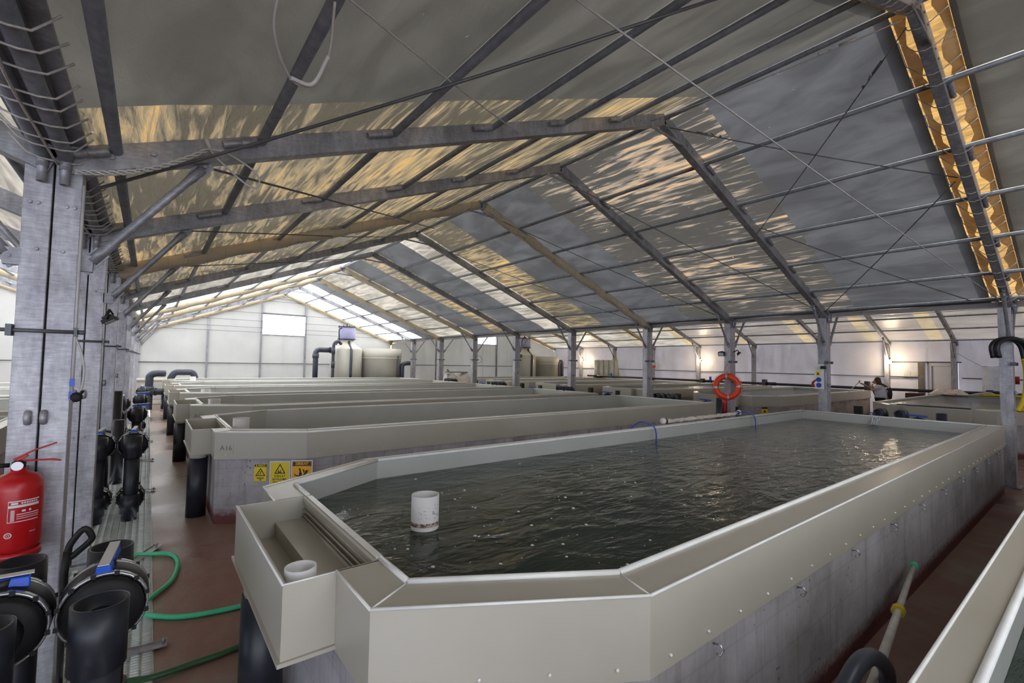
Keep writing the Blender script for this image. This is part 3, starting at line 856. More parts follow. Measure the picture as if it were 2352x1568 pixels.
standpipe(1.02, 10.55, .09, 1.03, .10, 'wide white standpipe at the trough end of the A12 tank')
standpipe(1.15, 13.9, .09, 1.03, .10, 'white standpipe in the dry tank behind the A12 one')
standpipe(1.3, 20.7, .09, 1.12, .09, 'far white standpipe in the last tank before the gable')
# ------------------------------------------------------------------ walkway: valves, gratings, hoses
def manifold(loc, label, across=False, flip=1):
    root = thing('valve_riser', label, 'valve', loc, 'black valve risers'); x, y, z = loc
    def P(a, b_, c): return (x+a, y+b_, z+c)
    for yy, nm in ((0, 'front_pipe'), (.62, 'rear_pipe')):
        b = MB()
        b.cyl(P(0,yy,.02), P(0,yy,.72), .068, 20)
        b.pipe(P(0,yy,.70), P(0,yy,.925), .083, .010, 26)                  # open tee on top
        b.cyl(P(0,yy,.70), P(0,yy,.73), .075, 20)
        b.cyl(P(0,yy,.10), P(0,yy,.30), .083, 22)                           # lower tee
        s = 1 if yy == 0 else -1
        b.cyl(P(0,yy,.80), P(0,yy+s*.22,.80), .078, 20); b.cyl(P(0,yy,.20), P(0,yy+s*.22,.20), .078, 20)
        b.build(nm, M['black'], root)
    for zz, r in ((.80,.142), (.20,.128)):
        b = MB()
        b.lathe([(.05,-.115),(r*.82,-.115),(r*.9,-.095),(r*.9,-.075),(r,-.045),(r,.045),(r*.9,.075),(r*.9,.095),(r*.82,.115),(.05,.115)], P(0,.31,zz), (0,1,0), 32)
        b.cyl(P(0,.31,zz+r-.01), P(0,.31,zz+r+.025), .03, 12)
        vb = b.build('valve_body', M['blackp'], root)
        b = MB()
        for s in (-1, 1):
            b.lathe([(r*.93,s*.056),(r*1.0,s*.056),(r*1.0,s*.082),(r*.93,s*.082)], P(0,.31,zz), (0,1,0), 32, closed=True)
            for i in range(12):
                a = 2*PI*(i+.5)/12
                b.box(x+math.cos(a)*r*.98-.008, x+math.cos(a)*r*.98+.008, y+.31+s*.083-.004, y+.31+s*.083+.004, z+zz+math.sin(a)*r*.98-.008, z+zz+math.sin(a)*r*.98+.008, 1)
        b.build('flange_ring', [M['chrome'], M['blackp']], vb)
    dv = V((flip,.12*flip,0)).normalized() if across else V((.10,1,0)).normalized()
    for zz, sc, mm in ((.95, .78, 'blue'), (.36, .62, 'blue')):
        c = V(P(0,.31,zz)); b = MB(); L = .14*sc
        b.cyl(c-V((0,0,.04)), c, .024, 12)
        sd = V((-dv.y,dv.x,0)); h = .025*sc
        n = 8; vs = []
        for i in range(n+1):
            t = -.45+1.45*i/n; w = (.036 if t < .15 else .030)*sc
            p = c+dv*(L*2*t*.72)+V((0,0,.012*t))
            vs += [p-sd*w-V((0,0,h)), p+sd*w-V((0,0,h)), p+sd*w*.8+V((0,0,h)), p-sd*w*.8+V((0,0,h))]
        fs = [(0,1,2,3)] + [(4*n+3,4*n+2,4*n+1,4*n)]
        for i in range(n):
            for q in range(4): fs.append((4*i+q, 4*i+4+q, 4*i+4+(q+1)%4, 4*i+(q+1)%4))
        b.add(vs, fs)
        hd = b.build('lever_handle', M[mm], root, bevel=.005)
        if zz > .9:
            p0 = c+dv*(-.08)+V((0,0,h+.002)); p1 = c+dv*.17+V((0,0,h+.014))
            MB().beam(p0, p1, .036, .003).build('handle_label', M['white'], hd)
    return root
manifold((-.10,2.25,0), 'near black valve riser with a blue lever lying along the walkway')
manifold((-.392,2.25,0), 'near black valve riser at the photo edge, blue lever turned across the walkway', True, -1)
manifold((-.10,6.66,0), 'black valve riser standing on the grating across from the A16 tank, walkway side')
manifold((-.392,6.68,0), 'black valve riser on the grating across from the A16 tank, tucked against the column')
manifold((-.12,10.25,0), 'black valve riser with its lever turned, across from the A12 tank, walkway side', True)
manifold((-.412,9.85,0), 'black valve riser across from the A12 tank, column side')
manifold((-.12,13.7,0), 'fourth black valve riser up the walkway, lever turned', True)
manifold((-.12,17.0,0), 'farthest black valve riser up the walkway')
manifold((-.412,12.7,0), 'fourth black valve riser up the walkway, column side')
for i, (x, y, zt) in enumerate(((-.36,9.3,1.28),(-.30,8.75,.9))):
    r = MB().cyl((x,y,0),(x,y,zt),.07,18).build('vent_pipe', M['black']); tag(r, ['tall black pipe standing behind the second column of the walkway row','shorter black pipe beside the tall one behind the second column'][i], 'pipe')

def grating(y0, y1, label, step):
    b = MB(); x0, x1 = -.50, .095
    n = int((x1-x0)/.05)
    for i in range(n+1):
        x = x0+(x1-x0)*i/n; b.box(x-.003, x+.003, y0, y1, -.03, .004)
    m = max(1, int((y1-y0)/step))
    for j in range(m+1):
        y = y0+(y1-y0)*j/m; b.box(x0, x1, y-.0032, y+.0032, -.012, .002)
    o = b.build('floor_grating', M['grate']); tag(o, label, 'grating', 'walkway floor gratings')
ys = [.3, 2.0, 3.68, 5.40, 7.98, 10.3, 12.6, 15.0, 18.0]
gl = ['grating panel at the bottom edge of the photo under the near valve risers','grating panel under the green hose end at lower left','bright grating panel beside the foot of the thick column and the green hose loop','grating panel from the angled bracket up to the A16 risers','grating panel beyond the A16 risers up to the third bracket','grating panel beside the puddle','grating panel across from the A12 tank','far grating panel towards the grey pipe elbow']
for i in range(8): grating(ys[i]+.01, ys[i+1]-.01, gl[i], .03 if i < 4 else .08)
for i, (a, c) in enumerate((((-.05,3.70),(.165,3.68)), ((-.08,5.20),(.15,5.62)), ((-.07,8.02),(.14,7.98)), ((-.07,10.32),(.14,10.3)), ((-.07,12.62),(.14,12.6)))):
    b = MB(); a = V((*a,.016)); c = V((*c,.020)); d = (c-a).normalized(); sd = V((-d.y,d.x,0))
    b.beam(a, c, .075, .006); b.beam(a+sd*.036, c+sd*.036, .006, .022)
    b.cyl(c-d*.02+sd*.01-V((0,0,.004)), c-d*.02+sd*.01+V((0,0,.03)), .008, 8)
    for t in (.03,.07): b.cyl(a+d*t, a+d*t+V((0,0,.006)), .007, 8)
    tag(b.build('grating_bracket', M['galv']), ['nearest flat steel bracket holding down the grating, by the pale hose end','angled flat bracket on the grating beside the green hose loop','third grating bracket up the walkway, past the A16 risers','fourth grating bracket up the walkway, by the puddle','farthest grating bracket up the walkway'][i], 'bracket', 'grating brackets')

hose = smooth_path([(-.46,4.96,.025),(-.27,5.02,.025),(-.16,5.25,.03),(-.05,5.43,.03),(.084,5.40,.022),(.225,5.30,.02),(.273,5.06,.018),(.222,4.69,.018),(.095,4.44,.022),(.02,4.29,.026),(.0,4.22,.026),(.07,4.137,.022),(.212,4.014,.018),(.36,3.95,.018),(.60,3.91,.018),(.9,3.88,.018)], 6)
tag(MB().tube(hose, .017, 10).build('garden_hose', M['green']), 'bright green hose looping over the red floor and the grating', 'hose')
hose = smooth_path([(.95,3.55,.02),(.52,3.38,.018),(.29,3.35,.018),(.09,3.33,.022),(-.05,3.36,.026),(-.3,3.3,.03)], 6)
tag(MB().tube(hose, .017, 10).build('garden_hose', M['darkgreen']), 'dull dark green hose at the bottom edge, crossing from grating to tank', 'hose')
b = MB()
b.tube(smooth_path([(-.30,2.55,.02),(-.25,2.9,.03),(-.22,3.2,.12),(-.18,3.45,.05),(-.06,3.35,.02)], 6), .008, 6)
b.tube(smooth_path([(-.4,2.9,.02),(-.2,3.1,.02),(-.12,2.9,.05),(-.15,2.6,.03)], 6), .008, 6)
tag(b.build('loose_cable', M['blackp']), 'black cable lying in a tangle at the foot of the near valve risers', 'cable')

# fire extinguisher hung on the column
ex, ey = -.495, 3.40
root = thing('fire_extinguisher', 'red fire extinguisher with white printing hung on the thick column', 'extinguisher', (ex,ey,.80))
b = MB(); b.lathe([(.0,.83),(.085,.83),(.092,.85),(.098,.87),(.098,1.13),(.094,1.165),(.075,1.195),(.045,1.21),(.030,1.218),(.030,1.235),(0,1.235)], (ex,ey,0), seg=36)
b.lathe([(.088,.80),(.1,.80),(.1,.835),(.088,.835)], (ex,ey,0), seg=36, closed=True)
b.build('cylinder', M['red'], root)
b = MB(); b.lathe([(0,1.235),(.026,1.235),(.026,1.262),(.016,1.27),(0,1.27)], (ex,ey,0), seg=16); b.cyl((ex-.03,ey-.01,1.25),(ex-.10,ey-.02,1.255),.011,8)
b.build('valve', M['blackp'], root)
b = MB(); b.cyl((ex,ey-.028,1.247),(ex,ey-.040,1.247),.022,18); b.build('gauge', M['chrome'], root)
b = MB(); b.beam((ex-.005,ey,1.268),(ex+.13,ey,1.262),.022,.008); b.beam((ex+.12,ey,1.263),(ex+.155,ey,1.254),.022,.008); b.build('handle', M['red'], root, bevel=.003)
b = MB(); b.beam((ex-.02,ey,1.275),(ex+.05,ey,1.315),.020,.008); b.beam((ex+.05,ey,1.315),(ex+.135,ey,1.348),.020,.007); b.beam((ex-.01,ey,1.27),(ex+.03,ey,1.295),.024,.014); b.build('lever', M['red'], root, bevel=.003)
def patch(a0, a1, z0, z1, r=.0992, m=0, n=6, b=None):
    vs = []
    for i in range(n+1):
        a = a0+(a1-a0)*i/n
        for zz in (z0, z1): vs.append((ex+r*math.cos(a), ey+r*math.sin(a), zz))
    b.add(vs, [(2*i, 2*i+2, 2*i+3, 2*i+1) for i in range(n)], m)
b = MB()                                                               # printed panel: white lines and patches facing the walkway
A = lambda d: math.radians(d)
for zz in (.905,.1,):
    pass
for zl, zh, a0, a1 in ((1.083,1.088,-98,-30),(.985,.988,-98,-30),(1.055,1.067,-98,-30),(1.02,1.024,-80,-30),(1.01,1.013,-80,-30),(1.0,1.003,-80,-30),(.985,.989,-80,-30),(1.032,1.042,-70,-62),(1.032,1.042,-55,-50)):
    patch(A(a0), A(a1), zl, zh, b=b)
patch(A(-98), A(-97), .985, 1.088, n=1, b=b)
b.build('label_lines', M['white'], root); b = MB()
for i in range(9): patch(A(-92), A(-84), .992+i*.006, .9955+i*.006, n=2, b=b)
for i in range(7): patch(A(-72+i*5.5), A(-68+i*5.5), 1.071, 1.079, n=1, b=b)
patch(A(-92), A(-78), 1.070, 1.080, n=3, b=b)                           # small animal-like mark kept as a plain patch
for i in range(4): patch(A(-50+i*4), A(-48.5+i*4), .925, .932, n=1, b=b)
b.build('lettering', M['white'], root)
b = MB()
for r0, r1 in ((.010,.014),(.004,.006)):
    vs = []; m = 20
    for i in range(m):
        t = 2*PI*i/m
        for rr in (r0, r1):
            a = A(-95)+rr*math.cos(t)/.0995; vs.append((ex+.0995*math.cos(a), ey+.0995*math.sin(a), .925+rr*math.sin(t)))
    b.add(vs, [(2*i,2*i+1,(2*i+3)%(2*m),(2*i+2)%(2*m)) for i in range(m)])
b.build('round_mark', M['white'], root)
MB().box(ex-.02, ex+.02, ey+.09, ey+.122, 1.10, 1.22).build('wall_bracket', M['galv'], root)

# black D-handled tool beside the column
root = thing('hand_tool', 'black tool with an open D-shaped handle leaning by the thick column foot', 'tool', (-.26,3.28,0))
pts = [(-.285,.80),(-.275,.845),(-.235,.905),(-.215,.905),(-.195,.868),(-.20,.845),(-.24,.805),(-.275,.775)]
b = MB(); pth = smooth_path([(p[0],3.28,p[1]) for p in pts]+[(pts[0][0],3.28,pts[0][1])], 4); b.tube(pth[:-1], .010, 8, True, flat=1.5)
b.build('grip', M['blackp'], root)
MB().tube([(-.285,3.28,.81),(-.292,3.28,.7),(-.288,3.27,.4),(-.282,3.26,.004)], [.016,.017,.014,.012], 8).build('shaft', M['blackp'], root)

# cable, blue tape and wrapped plug on the near column's edge
root = thing('hanging_cable', 'white cable taped in blue to the thick column, ending in black wrapping', 'cable', (-.32,3.47,1.5))
b = MB(); b.tube([(-.326,3.50,2.75),(-.327,3.50,2.2),(-.326,3.50,1.95),(-.326,3.50,1.56)], .007, 8); b.tube(smooth_path([(-.325,3.50,1.90),(-.30,3.50,1.83),(-.283,3.50,1.74),(-.283,3.50,1.66),(-.292,3.50,1.60)], 6), .006, 8)
b.build('wire', M['cable'], root)
for zz in (1.655, 1.585): MB().box(-.337,-.316,3.488,3.512,zz-.02,zz+.02).build('blue_tape', M['blue'], root)
b = MB(); b.ball((-.305,3.49,1.575), .028, 0, 8, 5, (1,.8,1)); b.beam((-.305,3.49,1.56),(-.318,3.49,1.545),.006,.006); b.beam((-.29,3.49,1.59),(-.28,3.485,1.61),.02,.01); b.build('wrapping', M['bag'], root, bevel=.004)
# floodlight on the second column of the walkway row, and two on the lifebuoy column
def flood(c, d, label, glass, att=None):
    att = V(att) if att else None; c = V(c); d = V(d).normalized(); root = thing('floodlight', label, 'lamp', tuple(c), 'floodlights')
    s = d.cross(V((0,0,1))).normalized(); u = s.cross(d)
    b = MB(); b.beam(c-d*.015, c+d*.015, .13, .10, u); b.beam(c-d*.04+u*.0, c-d*.015, .10, .07, u); b.build('housing', M['blackp'], root, bevel=.004)
    b = MB(); b.beam(c+d*.015, c+d*.018, .105, .075, u); b.build('lens', glass, root)
    b = MB(); b.tube([c-s*.07, c-s*.07-d*.05+u*.03, c-d*.08+u*.04, c+s*.07-d*.05+u*.03, c+s*.07], .008, 6); b.cyl(c-d*.08+u*.04, att or c-d*.09+u*.04, .012, 8); b.build('bracket', M['blackp'], root)
flood((-.285,5.40,2.12), (.5,-.1,-.85), 'black floodlight tilted down on the second thick column', M['lamp_off'], (-.32,5.47,2.15))
flood((10.62,5.66,2.11), (-.9,-.25,-.35), 'small black floodlight with pale lens, left of the lifebuoy column', M['lamp_off'], (10.7,5.6,2.14))
flood((10.82,5.34,2.12), (.3,-.6,-.7), 'small black floodlight seen from behind, right of the lifebuoy column', M['lamp_off'], (10.82,5.47,2.16))

# warning signs on the A16 tank's angled wall
pa = V((.605,6.05,0)); pb = V((1.435,5.567,0)); d = (pb-pa).normalized(); nn = V((d.y,-d.x,0))
def sign_at(u0, u1, z0, z1, label, face, edge):
    c = pa+d*((u0+u1)/2)+nn*(-.012)
    root = thing('warning_sign', label, 'sign', (c.x, c.y, z0), 'yellow warning signs')
    def Q(u, z, o=0): return pa+d*u+V((0,0,z))+nn*(-.018+o)
    MB().extrude([Q(u0,z0),Q(u1,z0),Q(u1,z1),Q(u0,z1)], nn*.006).build('board', M[edge], root)
    m = .012 if edge == 'signw' else .004
    MB().extrude([Q(u0+m,z0+m,.0062),Q(u1-m,z0+m,.0062),Q(u1-m,z1-m,.0062),Q(u0+m,z1-m,.0062)], nn*.0008).build('face', M[face], root)
    return root, Q
def flatpoly(b, Q, poly, o=.0075, m=0): b.extrude([Q(u, z, o) for u, z in poly], nn*.0006, m)
def tri_ring(b, Q, cu, cz, w, h, t, o=.0075):
    outr = [(cu-w/2,cz),(cu+w/2,cz),(cu,cz+h)]; inn = [(cu-w/2+t*1.7,cz+t),(cu+w/2-t*1.7,cz+t),(cu,cz+h-t*2)]
    for i in range(3):
        j = (i+1) % 3; flatpoly(b, Q, [outr[i],outr[j],inn[j],inn[i]], o)
UP = (0,0,1)
# small sign
root, Q = sign_at(.415,.545,.455,.64,'small yellow triangle warning sign, leftmost of three on the A16 tank','signy','signy')
b = MB(); flatpoly(b, Q, [(.418,.612),(.542,.612),(.542,.638),(.418,.638)]); tri_ring(b, Q, .48, .512, .105, .088, .008)
b.tube([Q(.462,.525,.008),Q(.466,.545,.008)], .003, 5); b.tube([Q(.478,.525,.008),Q(.484,.555,.008),Q(.496,.566,.008)], .003, 5); b.tube([Q(.484,.555,.008),Q(.472,.562,.008)], .0025, 5)
b.build('pictogram', M['ink'], root)
text('▲ DİKKAT', .021, Q(.48,.625,.0085), d, UP, M['signy'], root, bold=.0008)
text('DERİNLİK', .016, Q(.48,.488,.0075), d, UP, M['ink'], root, bold=.0008); text('2 M', .016, Q(.48,.470,.0075), d, UP, M['ink'], root, bold=.0008)
# middle sign
root, Q = sign_at(.575,.792,.405,.672,'yellow drowning-danger sign with a white edge, middle of three on the A16 tank','signy','signw')
b = MB(); tri_ring(b, Q, .6835, .535, .118, .110, .009)
flatpoly(b, Q, [(.660,.552),(.668,.580),(.674,.578),(.668,.560),(.700,.556),(.700,.549)]); b.ball(Q(.692,.570,.008), .006, 0, 8, 5)
for q in range(3): b.tube([Q(.664+.0*q,.548-.0*q,.008),Q(.70,.548,.008)], .002, 5)
b.build('pictogram', M['ink'], root)
for i, t in enumerate(('DİKKAT','BOĞULMA','TEHLİKESİ')): text(t, .031, Q(.6835,.507-.034*i,.0075), d, UP, M['ink'], root, bold=.0004)
# amber sign
root, Q = sign_at(.800,1.03,.405,.680,'amber slippery-floor sign with a falling figure, rightmost of three on the A16 tank','signo','signw')
b = MB(); flatpoly(b, Q, [(.814,.615),(1.016,.615),(1.016,.667),(.814,.667)])
flatpoly(b, Q, [(.835,.535),(.842,.533),(.850,.520),(.885,.512),(.925,.516),(.955,.545),(.965,.550),(.985,.575),(.990,.572),(.972,.540),(.962,.528),(.935,.505),(.92,.498),(.885,.500),(.845,.508)])
flatpoly(b, Q, [(.885,.515),(.895,.512),(.920,.520),(.905,.560),(.900,.590),(.892,.592),(.880,.584),(.892,.560)]); b.tube([Q(.945,.540,.008),Q(.935,.562,.008),Q(.928,.580,.008)], .005, 6)
b.ball(Q(.962,.560,.008), .011, 0, 10, 6); b.build('pictogram', M['ink'], root)
b = MB(); n = 20
ring = [(.915+.092*math.copysign(abs(math.cos(t))**.3, math.cos(t)), .641+.02*math.copysign(abs(math.sin(t))**.5, math.sin(t))) for t in [2*PI*i/40 for i in range(40)]]
b.tube([Q(u,z,.0085) for u, z in ring], .0016, 4, True); b.build('outline', M['signo'], root)
text('DİKKAT!', .034, Q(.915,.641,.0085), d, UP, M['signo'], root, bold=.0018)
text('KAYGAN', .044, Q(.905,.438,.0075), d, UP, M['ink'], root, bold=.001)

# blue airlines hooked over the near tank's far rim
for (x, yb, lab) in ((5.05,3.82,'thin blue airline hooked over the near tank rim, nearer one'), (7.75,3.82,'thin blue airline hooked over the near tank rim by the lifebuoy')):
    pts = smooth_path([(x-.05,yb+.10,.93),(x-.02,yb+.05,1.02),(x+.02,yb-.06,1.075),(x+.10,yb-.17,1.03),(x+.12,yb-.20,.93),(x+.115,yb-.20,.80)], 6)
    tag(MB().tube(pts, .009, 8).build('airline', M['bluehose']), lab, 'hose', 'blue airlines')
# long white capped tube lying on the rims between the tanks
root = thing('capped_tube', 'long white cloth-covered tube with round end caps on the near tank rim', 'tube', (6.5,3.87,1.0))
n = 24; pts = [V((5.75+2.05*i/n, 3.865+.03*i/n, 1.030+.006*math.sin(i*2.7))) for i in range(n+1)]
MB().tube(pts, [.028+.006*math.sin(i*1.9) for i in range(n+1)], 10).build('sleeve', M['net'], root)
for s, p in ((-1, pts[0]), (1, pts[-1])):
    MB().ball(p+V((s*.07,0,.008)), .046, 0, 14, 9).build('end_cap', M['white'], root); MB().cyl(p+V((s*.005,0,.004)), p+V((s*.03,0,.004)), .037, 12).build('clamp', M['blackp'], root)

# inlet pipes at the far ends of the walkway row
def inlet(y, label, hook=False):
    root = thing('inlet_pipe', label, 'pipe', (10.35, y, .9), 'black inlet pipes')
    b = MB(); z = 1.055
    b.pipe((10.08,y,z),(10.42,y,z), .062, .007, 22); b.cyl((10.20,y,z),(10.30,y,z),.07,20)
    b.tube([(10.38,y,z),(10.43,y,z),(10.48,y,z-.03),(10.50,y,z-.09),(10.50,y,.02)], [.066,.066,.066,.066,.06], 16)
    b.build('pipe', M['pvc'], root)
    if hook:
        MB().tube(smooth_path([(10.16,y+.12,.80),(10.08,y+.12,.98),(10.12,y+.10,1.05),(10.18,y+.08,1.0),(10.20,y+.08,.9)], 5), .007, 6).build('blue_line', M['bluehose'], root)
for i, cy in enumerate((2.42, 6.96, 10.53, 14.03, 17.53)):
    nm = ['near water-filled tank','A16 tank','A12 tank','fourth walkway tank','fifth walkway tank'][i]
    inlet(cy+.14, 'left of the two black inlet pipes at the far end of the %s' % nm, i == 0)
    inlet(cy-.15, 'right of the two black inlet pipes at the far end of the %s' % nm)
def splash():
    b = MB()
    for i in range(16):
        a = random.random()*6.28; r = .02+.05*random.random(); x0 = 10.05; y0 = 2.56
        b.tube(smooth_path([(x0+.0, y0+(random.random()-.5)*.08, 1.0), (x0-.06-.03*random.random(), y0+(random.random()-.5)*.12, .95), (x0-.10+r*math.cos(a), y0+r*1.6*math.sin(a), .85)], 4), .004+.004*random.random(), 5)
    k = N('splash_water'); g = k.n('ShaderNodeBsdfTransparent'); m = k.done(k.mixs(.45, g.outputs[0], k.bsdf((.9,.93,.97,1), .1)))
    return tag(b.build('water_jet', m), 'splash of clear water falling from the inlet pipe into the near tank', 'water', kind='stuff')
splash()
# foam flecks on the near tank's water
b = MB()
for i in range(230):
    x = 1.0+5.6*random.random()**1.5; y = 1.35+2.25*random.random()
    if x < 1.6 and abs(y-2.42) > .8: continue
    r = .003+.007*random.random()**4
    b.ball((x,y,.847), r, 0, 7, 4, (1.2,1.2,.5))
tag(b.build('foam_fleck', M['white']), 'scattered white foam flecks and bubbles floating on the near tank water', 'foam', kind='stuff')
# ------------------------------------------------------------------ middle aisle
def lifebuoy():
    c = V((10.52,5.47,1.355)); nrm = V((-.887,-.462,0)); sd = V((.462,-.887,0)); up = V((0,0,1))
    root = thing('lifebuoy', 'orange ring lifebuoy hanging on a column by a cord', 'lifebuoy', tuple(c))
    R, r = .238, .066
    b = MB(); b.tube([c+sd*(R*math.cos(2*PI*i/48))+up*(R*math.sin(2*PI*i/48)) for i in range(48)], r, 16, True, flat=1); b.build('ring', M['orange'], root)
    for q in range(4):
        a0 = PI/2*q+.08
        b = MB(); b.tube([c+sd*(R*math.cos(a0+(i-3)*.028))+up*(R*math.sin(a0+(i-3)*.028)) for i in range(7)], r+.002, 16, False, False); b.build('reflective_band', M['reflect'], root)
    b = MB()
    for s in (-1, 1): b.tube([c+V((.03,.0,.52)), c+sd*(s*.15)+up*.19], .005, 6)
    for q in range(4):
        a0 = PI/2*q+.08
        b.tube([c+sd*((R+r+.012+.012*math.sin(PI*i/12))*math.cos(a0+PI/2*i/12))+up*((R+r+.004+.012*math.sin(PI*i/12))*math.sin(a0+PI/2*i/12)) for i in range(13)], .004, 6)
    b.build('cord', M['orange'], root)
lifebuoy()
def ext_far(loc, label, r=.055, h=.42):
    x, y, z = loc; root = thing('fire_extinguisher', label, 'extinguisher', loc)
    MB().lathe([(0,0),(r,.0),(r,h*.85),(r*.6,h*.97),(r*.3,h),(0,h)], loc, seg=20).build('cylinder', M['red'], root)
    b = MB(); b.lathe([(r+.001,h*.2),(r+.001,h*.6)], loc, seg=20); b.build('printed_label', M['redd'], root)
    b = MB(); b.beam((x,y,z+h),(x-.06,y,z+h+.05),.02,.012); b.beam((x,y,z+h),(x-.07,y,z+h+.005),.02,.012); b.build('handle', M['blackp'], root)
ext_far((10.56,5.55,.70), 'red extinguisher hung low on the column under the lifebuoy')
b = MB(); b.tube(smooth_path([(10.66,3.70,1.58),(10.66,3.76,1.52),(10.66,3.75,1.44)],5), [.012+.002*i for i in range(11)], 8)
tag(b.build('extinguisher_horn', M['redd']), 'small red horn hanging beside the round blue safety signs', 'horn')
root = thing('safety_sign', 'white safety board with a yellow triangle and two blue discs on a middle column', 'sign', (10.66,3.66,1.42))
MB().box(10.664,10.668,3.56,3.73,1.40,1.90).build('board', M['signw'], root)
MB().box(10.660,10.664,3.625,3.705,1.665,1.755).build('yellow_panel', M['signy'], root)
b = MB(); b.extrude([(10.659,3.69,1.685),(10.659,3.64,1.685),(10.659,3.665,1.735)], (-.001,0,0)); b.build('triangle', M['ink'], root)
for z in (1.585, 1.475): MB().cyl((10.660,3.655,z),(10.664,3.655,z),.048,20).build('blue_disc', M['signblue'], root)
MB().box(10.58,10.68,3.52,3.60,1.80,1.86).build('junction_box', M['blackp'], root, bevel=.01)
root = thing('warning_sign', 'tiny yellow warning sign low on the tank wall right of the lifebuoy', 'sign', (13.9,6.2,.5))
pq = V((13.6,6.34,0)); pr_ = V((14.43,5.857,0)); dd = (pr_-pq).normalized(); n2 = V((dd.y,-dd.x,0))
def Q2(u,z,o=0): return pq+dd*u+V((0,0,z))+n2*(-.015+o)
MB().extrude([Q2(.30,.50),Q2(.48,.50),Q2(.48,.68),Q2(.30,.68)], n2*.006).build('board', M['signy'], root)
b = MB(); b.extrude([Q2(.30,.635,.007),Q2(.48,.635,.007),Q2(.48,.68,.007),Q2(.30,.68,.007)], n2*.001); b.extrude([Q2(.34,.53,.007),Q2(.44,.53,.007),Q2(.39,.61,.007)], n2*.001); b.build('pictogram', M['ink'], root)

def aisle_valve(x, y, label, big=False):
    root = thing('aisle_valve', label, 'valve', (x,y,0), 'aisle valves')
    MB().cyl((x,y,0),(x,y,.80),.07,16).build('pipe', M['pvc'], root)
    b = MB(); b.lathe([(.05,-.10),(.11,-.08),(.12,0),(.11,.06),(.05,.08)], (x,y,.78), seg=18); b.build('valve_body', M['blackp'], root)
    b = MB(); b.cyl((x,y,.84),(x,y,.90),.025,10); b.beam((x-.06,y+.14,.91),(x+.04,y-.14,.885),.055,.035); b.build('lever_handle', M['blue'], root, bevel=.006)
tn = ['water-filled tank at the right','tank behind the safety signs','tank left of the lifebuoy','fourth tank of the second row','fifth tank of the second row']
for i, (x, y) in enumerate(((12.2,2.44),(12.2,6.95),(12.2,10.45),(12.0,14.1),(12.0,17.6))):
    aisle_valve(x, y, 'blue-levered valve in front of the %s' % tn[i])
    r = MB().pipe((x+.1,y-.34,0),(x+.1,y-.34,.97),.085,.01,18).build('upright_pipe', M['pvc']); tag(r, 'open dark pipe end right of the valve by the %s' % tn[i], 'pipe', 'upright aisle pipes')
    r = MB().box(x+.3,x+.42,y+1.02,y+1.16,0,.99).build('black_box', M['blackp']); tag(r, 'black box by the trough of the %s' % tn[i], 'box', 'black aisle boxes')
tag(MB().box(13.86,13.93,1.9,3.15,.995,1.02).build('rim_bar', M['pvc']), 'dark bar lying on the end rim of the water-filled tank at the right', 'bar')
tag(MB().box(13.50,13.60,6.75,7.9,.995,1.02).build('rim_bar', M['pvc']), 'dark bar lying on the trough end behind the lifebuoy', 'bar')
r = MB().pipe((13.9,10.0,.9),(13.9,10.0,1.10),.17,.02,20).build('grey_sleeve', M['galv']); tag(r, 'short grey pipe sleeve on the rim of the tank left of the lifebuoy', 'pipe')

# hooked black pipes with the yellow hoses on the right column
RI = V((.79,-.61,0)); cc = V((10.56,.99,0))
def hk(dx, z, o=0): return cc+RI*(dx*.0068)+V((0,0,z))+V((-.79,-.4,0))*o
root = thing('hose_hook', 'two black bent pipes hooked over the right column, ending in yellow hoses', 'hose', tuple(cc+V((0,0,1.2))))
for i, o in enumerate((.03,.10)):
    dx0 = i*9-4
    pts = smooth_path([hk(-36+dx0,2.02,o),hk(-40+dx0,2.18,o),hk(-30+dx0,2.275,o),hk(-8+dx0,2.32,o),hk(14+dx0,2.29,o),hk(27+dx0,2.20,o),hk(33+dx0,2.05,o),hk(35+dx0,1.97,o)], 5)
    MB().tube(pts, .032, 12).build('bent_pipe', M['black'], root)
    pts = smooth_path([hk(34+dx0,2.02,o),hk(38+dx0,1.88,o),hk(38+dx0,1.65,o),hk(33+dx0,1.42,o),hk(17+dx0,1.20,o)], 6)
    MB().tube(pts, .036, 12).build('yellow_hose', M['yellow'], root)

# ------------------------------------------------------------------ beyond the second row
root = thing('supply_pipe', 'long black supply pipe running above the far tank ends along the plastic wall', 'pipe', (22.25,10,1.08))
MB().tube([(22.45,.2,1.06),(22.45,9,1.08),(22.45,20.9,1.12)], .055, 12).build('pipe', M['black'], root)
for y, h in ((20.2,.14),(16.4,.16),(12.95,.2),(9.9,.3),(6.0,.42),(2.6,.16)):
    MB().cyl((22.45,y+.2,0),(22.45,y+.2,1.05),.03,8).build('stand', M['galv'], root)
    MB().box(22.33,22.57,y-.08,y+.08,1.09-h*.5,1.09+h*.62).build('fitting', M['pvc'], root, bevel=.02)
    MB().cyl((22.45,y-.5,1.085),(22.45,y-.1,1.085),.075,12).build('coupling', M['black'], root)
for y in (18.9, 12.5): MB().box(22.35,22.42,y-.05,y+.05,1.05,1.32).build('blue_lever', M['blue'], root, bevel=.015)
for i in range(9):
    y = 18.95+.205*i; x = 22.9-.10*(i % 2)
    root = thing('filter_tube', 'pale grey upright tube, %s from the yellow pole in the row by the plastic wall' % ORD[i], 'tube', (x,y,0), 'pale upright tubes')
    MB().pipe((x,y,0),(x,y,2.12+.02*math.sin(i*3)),.115,.012,20).build('tube', M['tube'], root)
root = thing('yellow_pole', 'yellow pole leaning on the plastic wall beside the pale tubes', 'pole', (22.95,18.6,0))
MB().tube([(22.95,18.55,.02),(23.1,19.12,2.45)], .035, 10).build('shaft', M['yellow'], root)
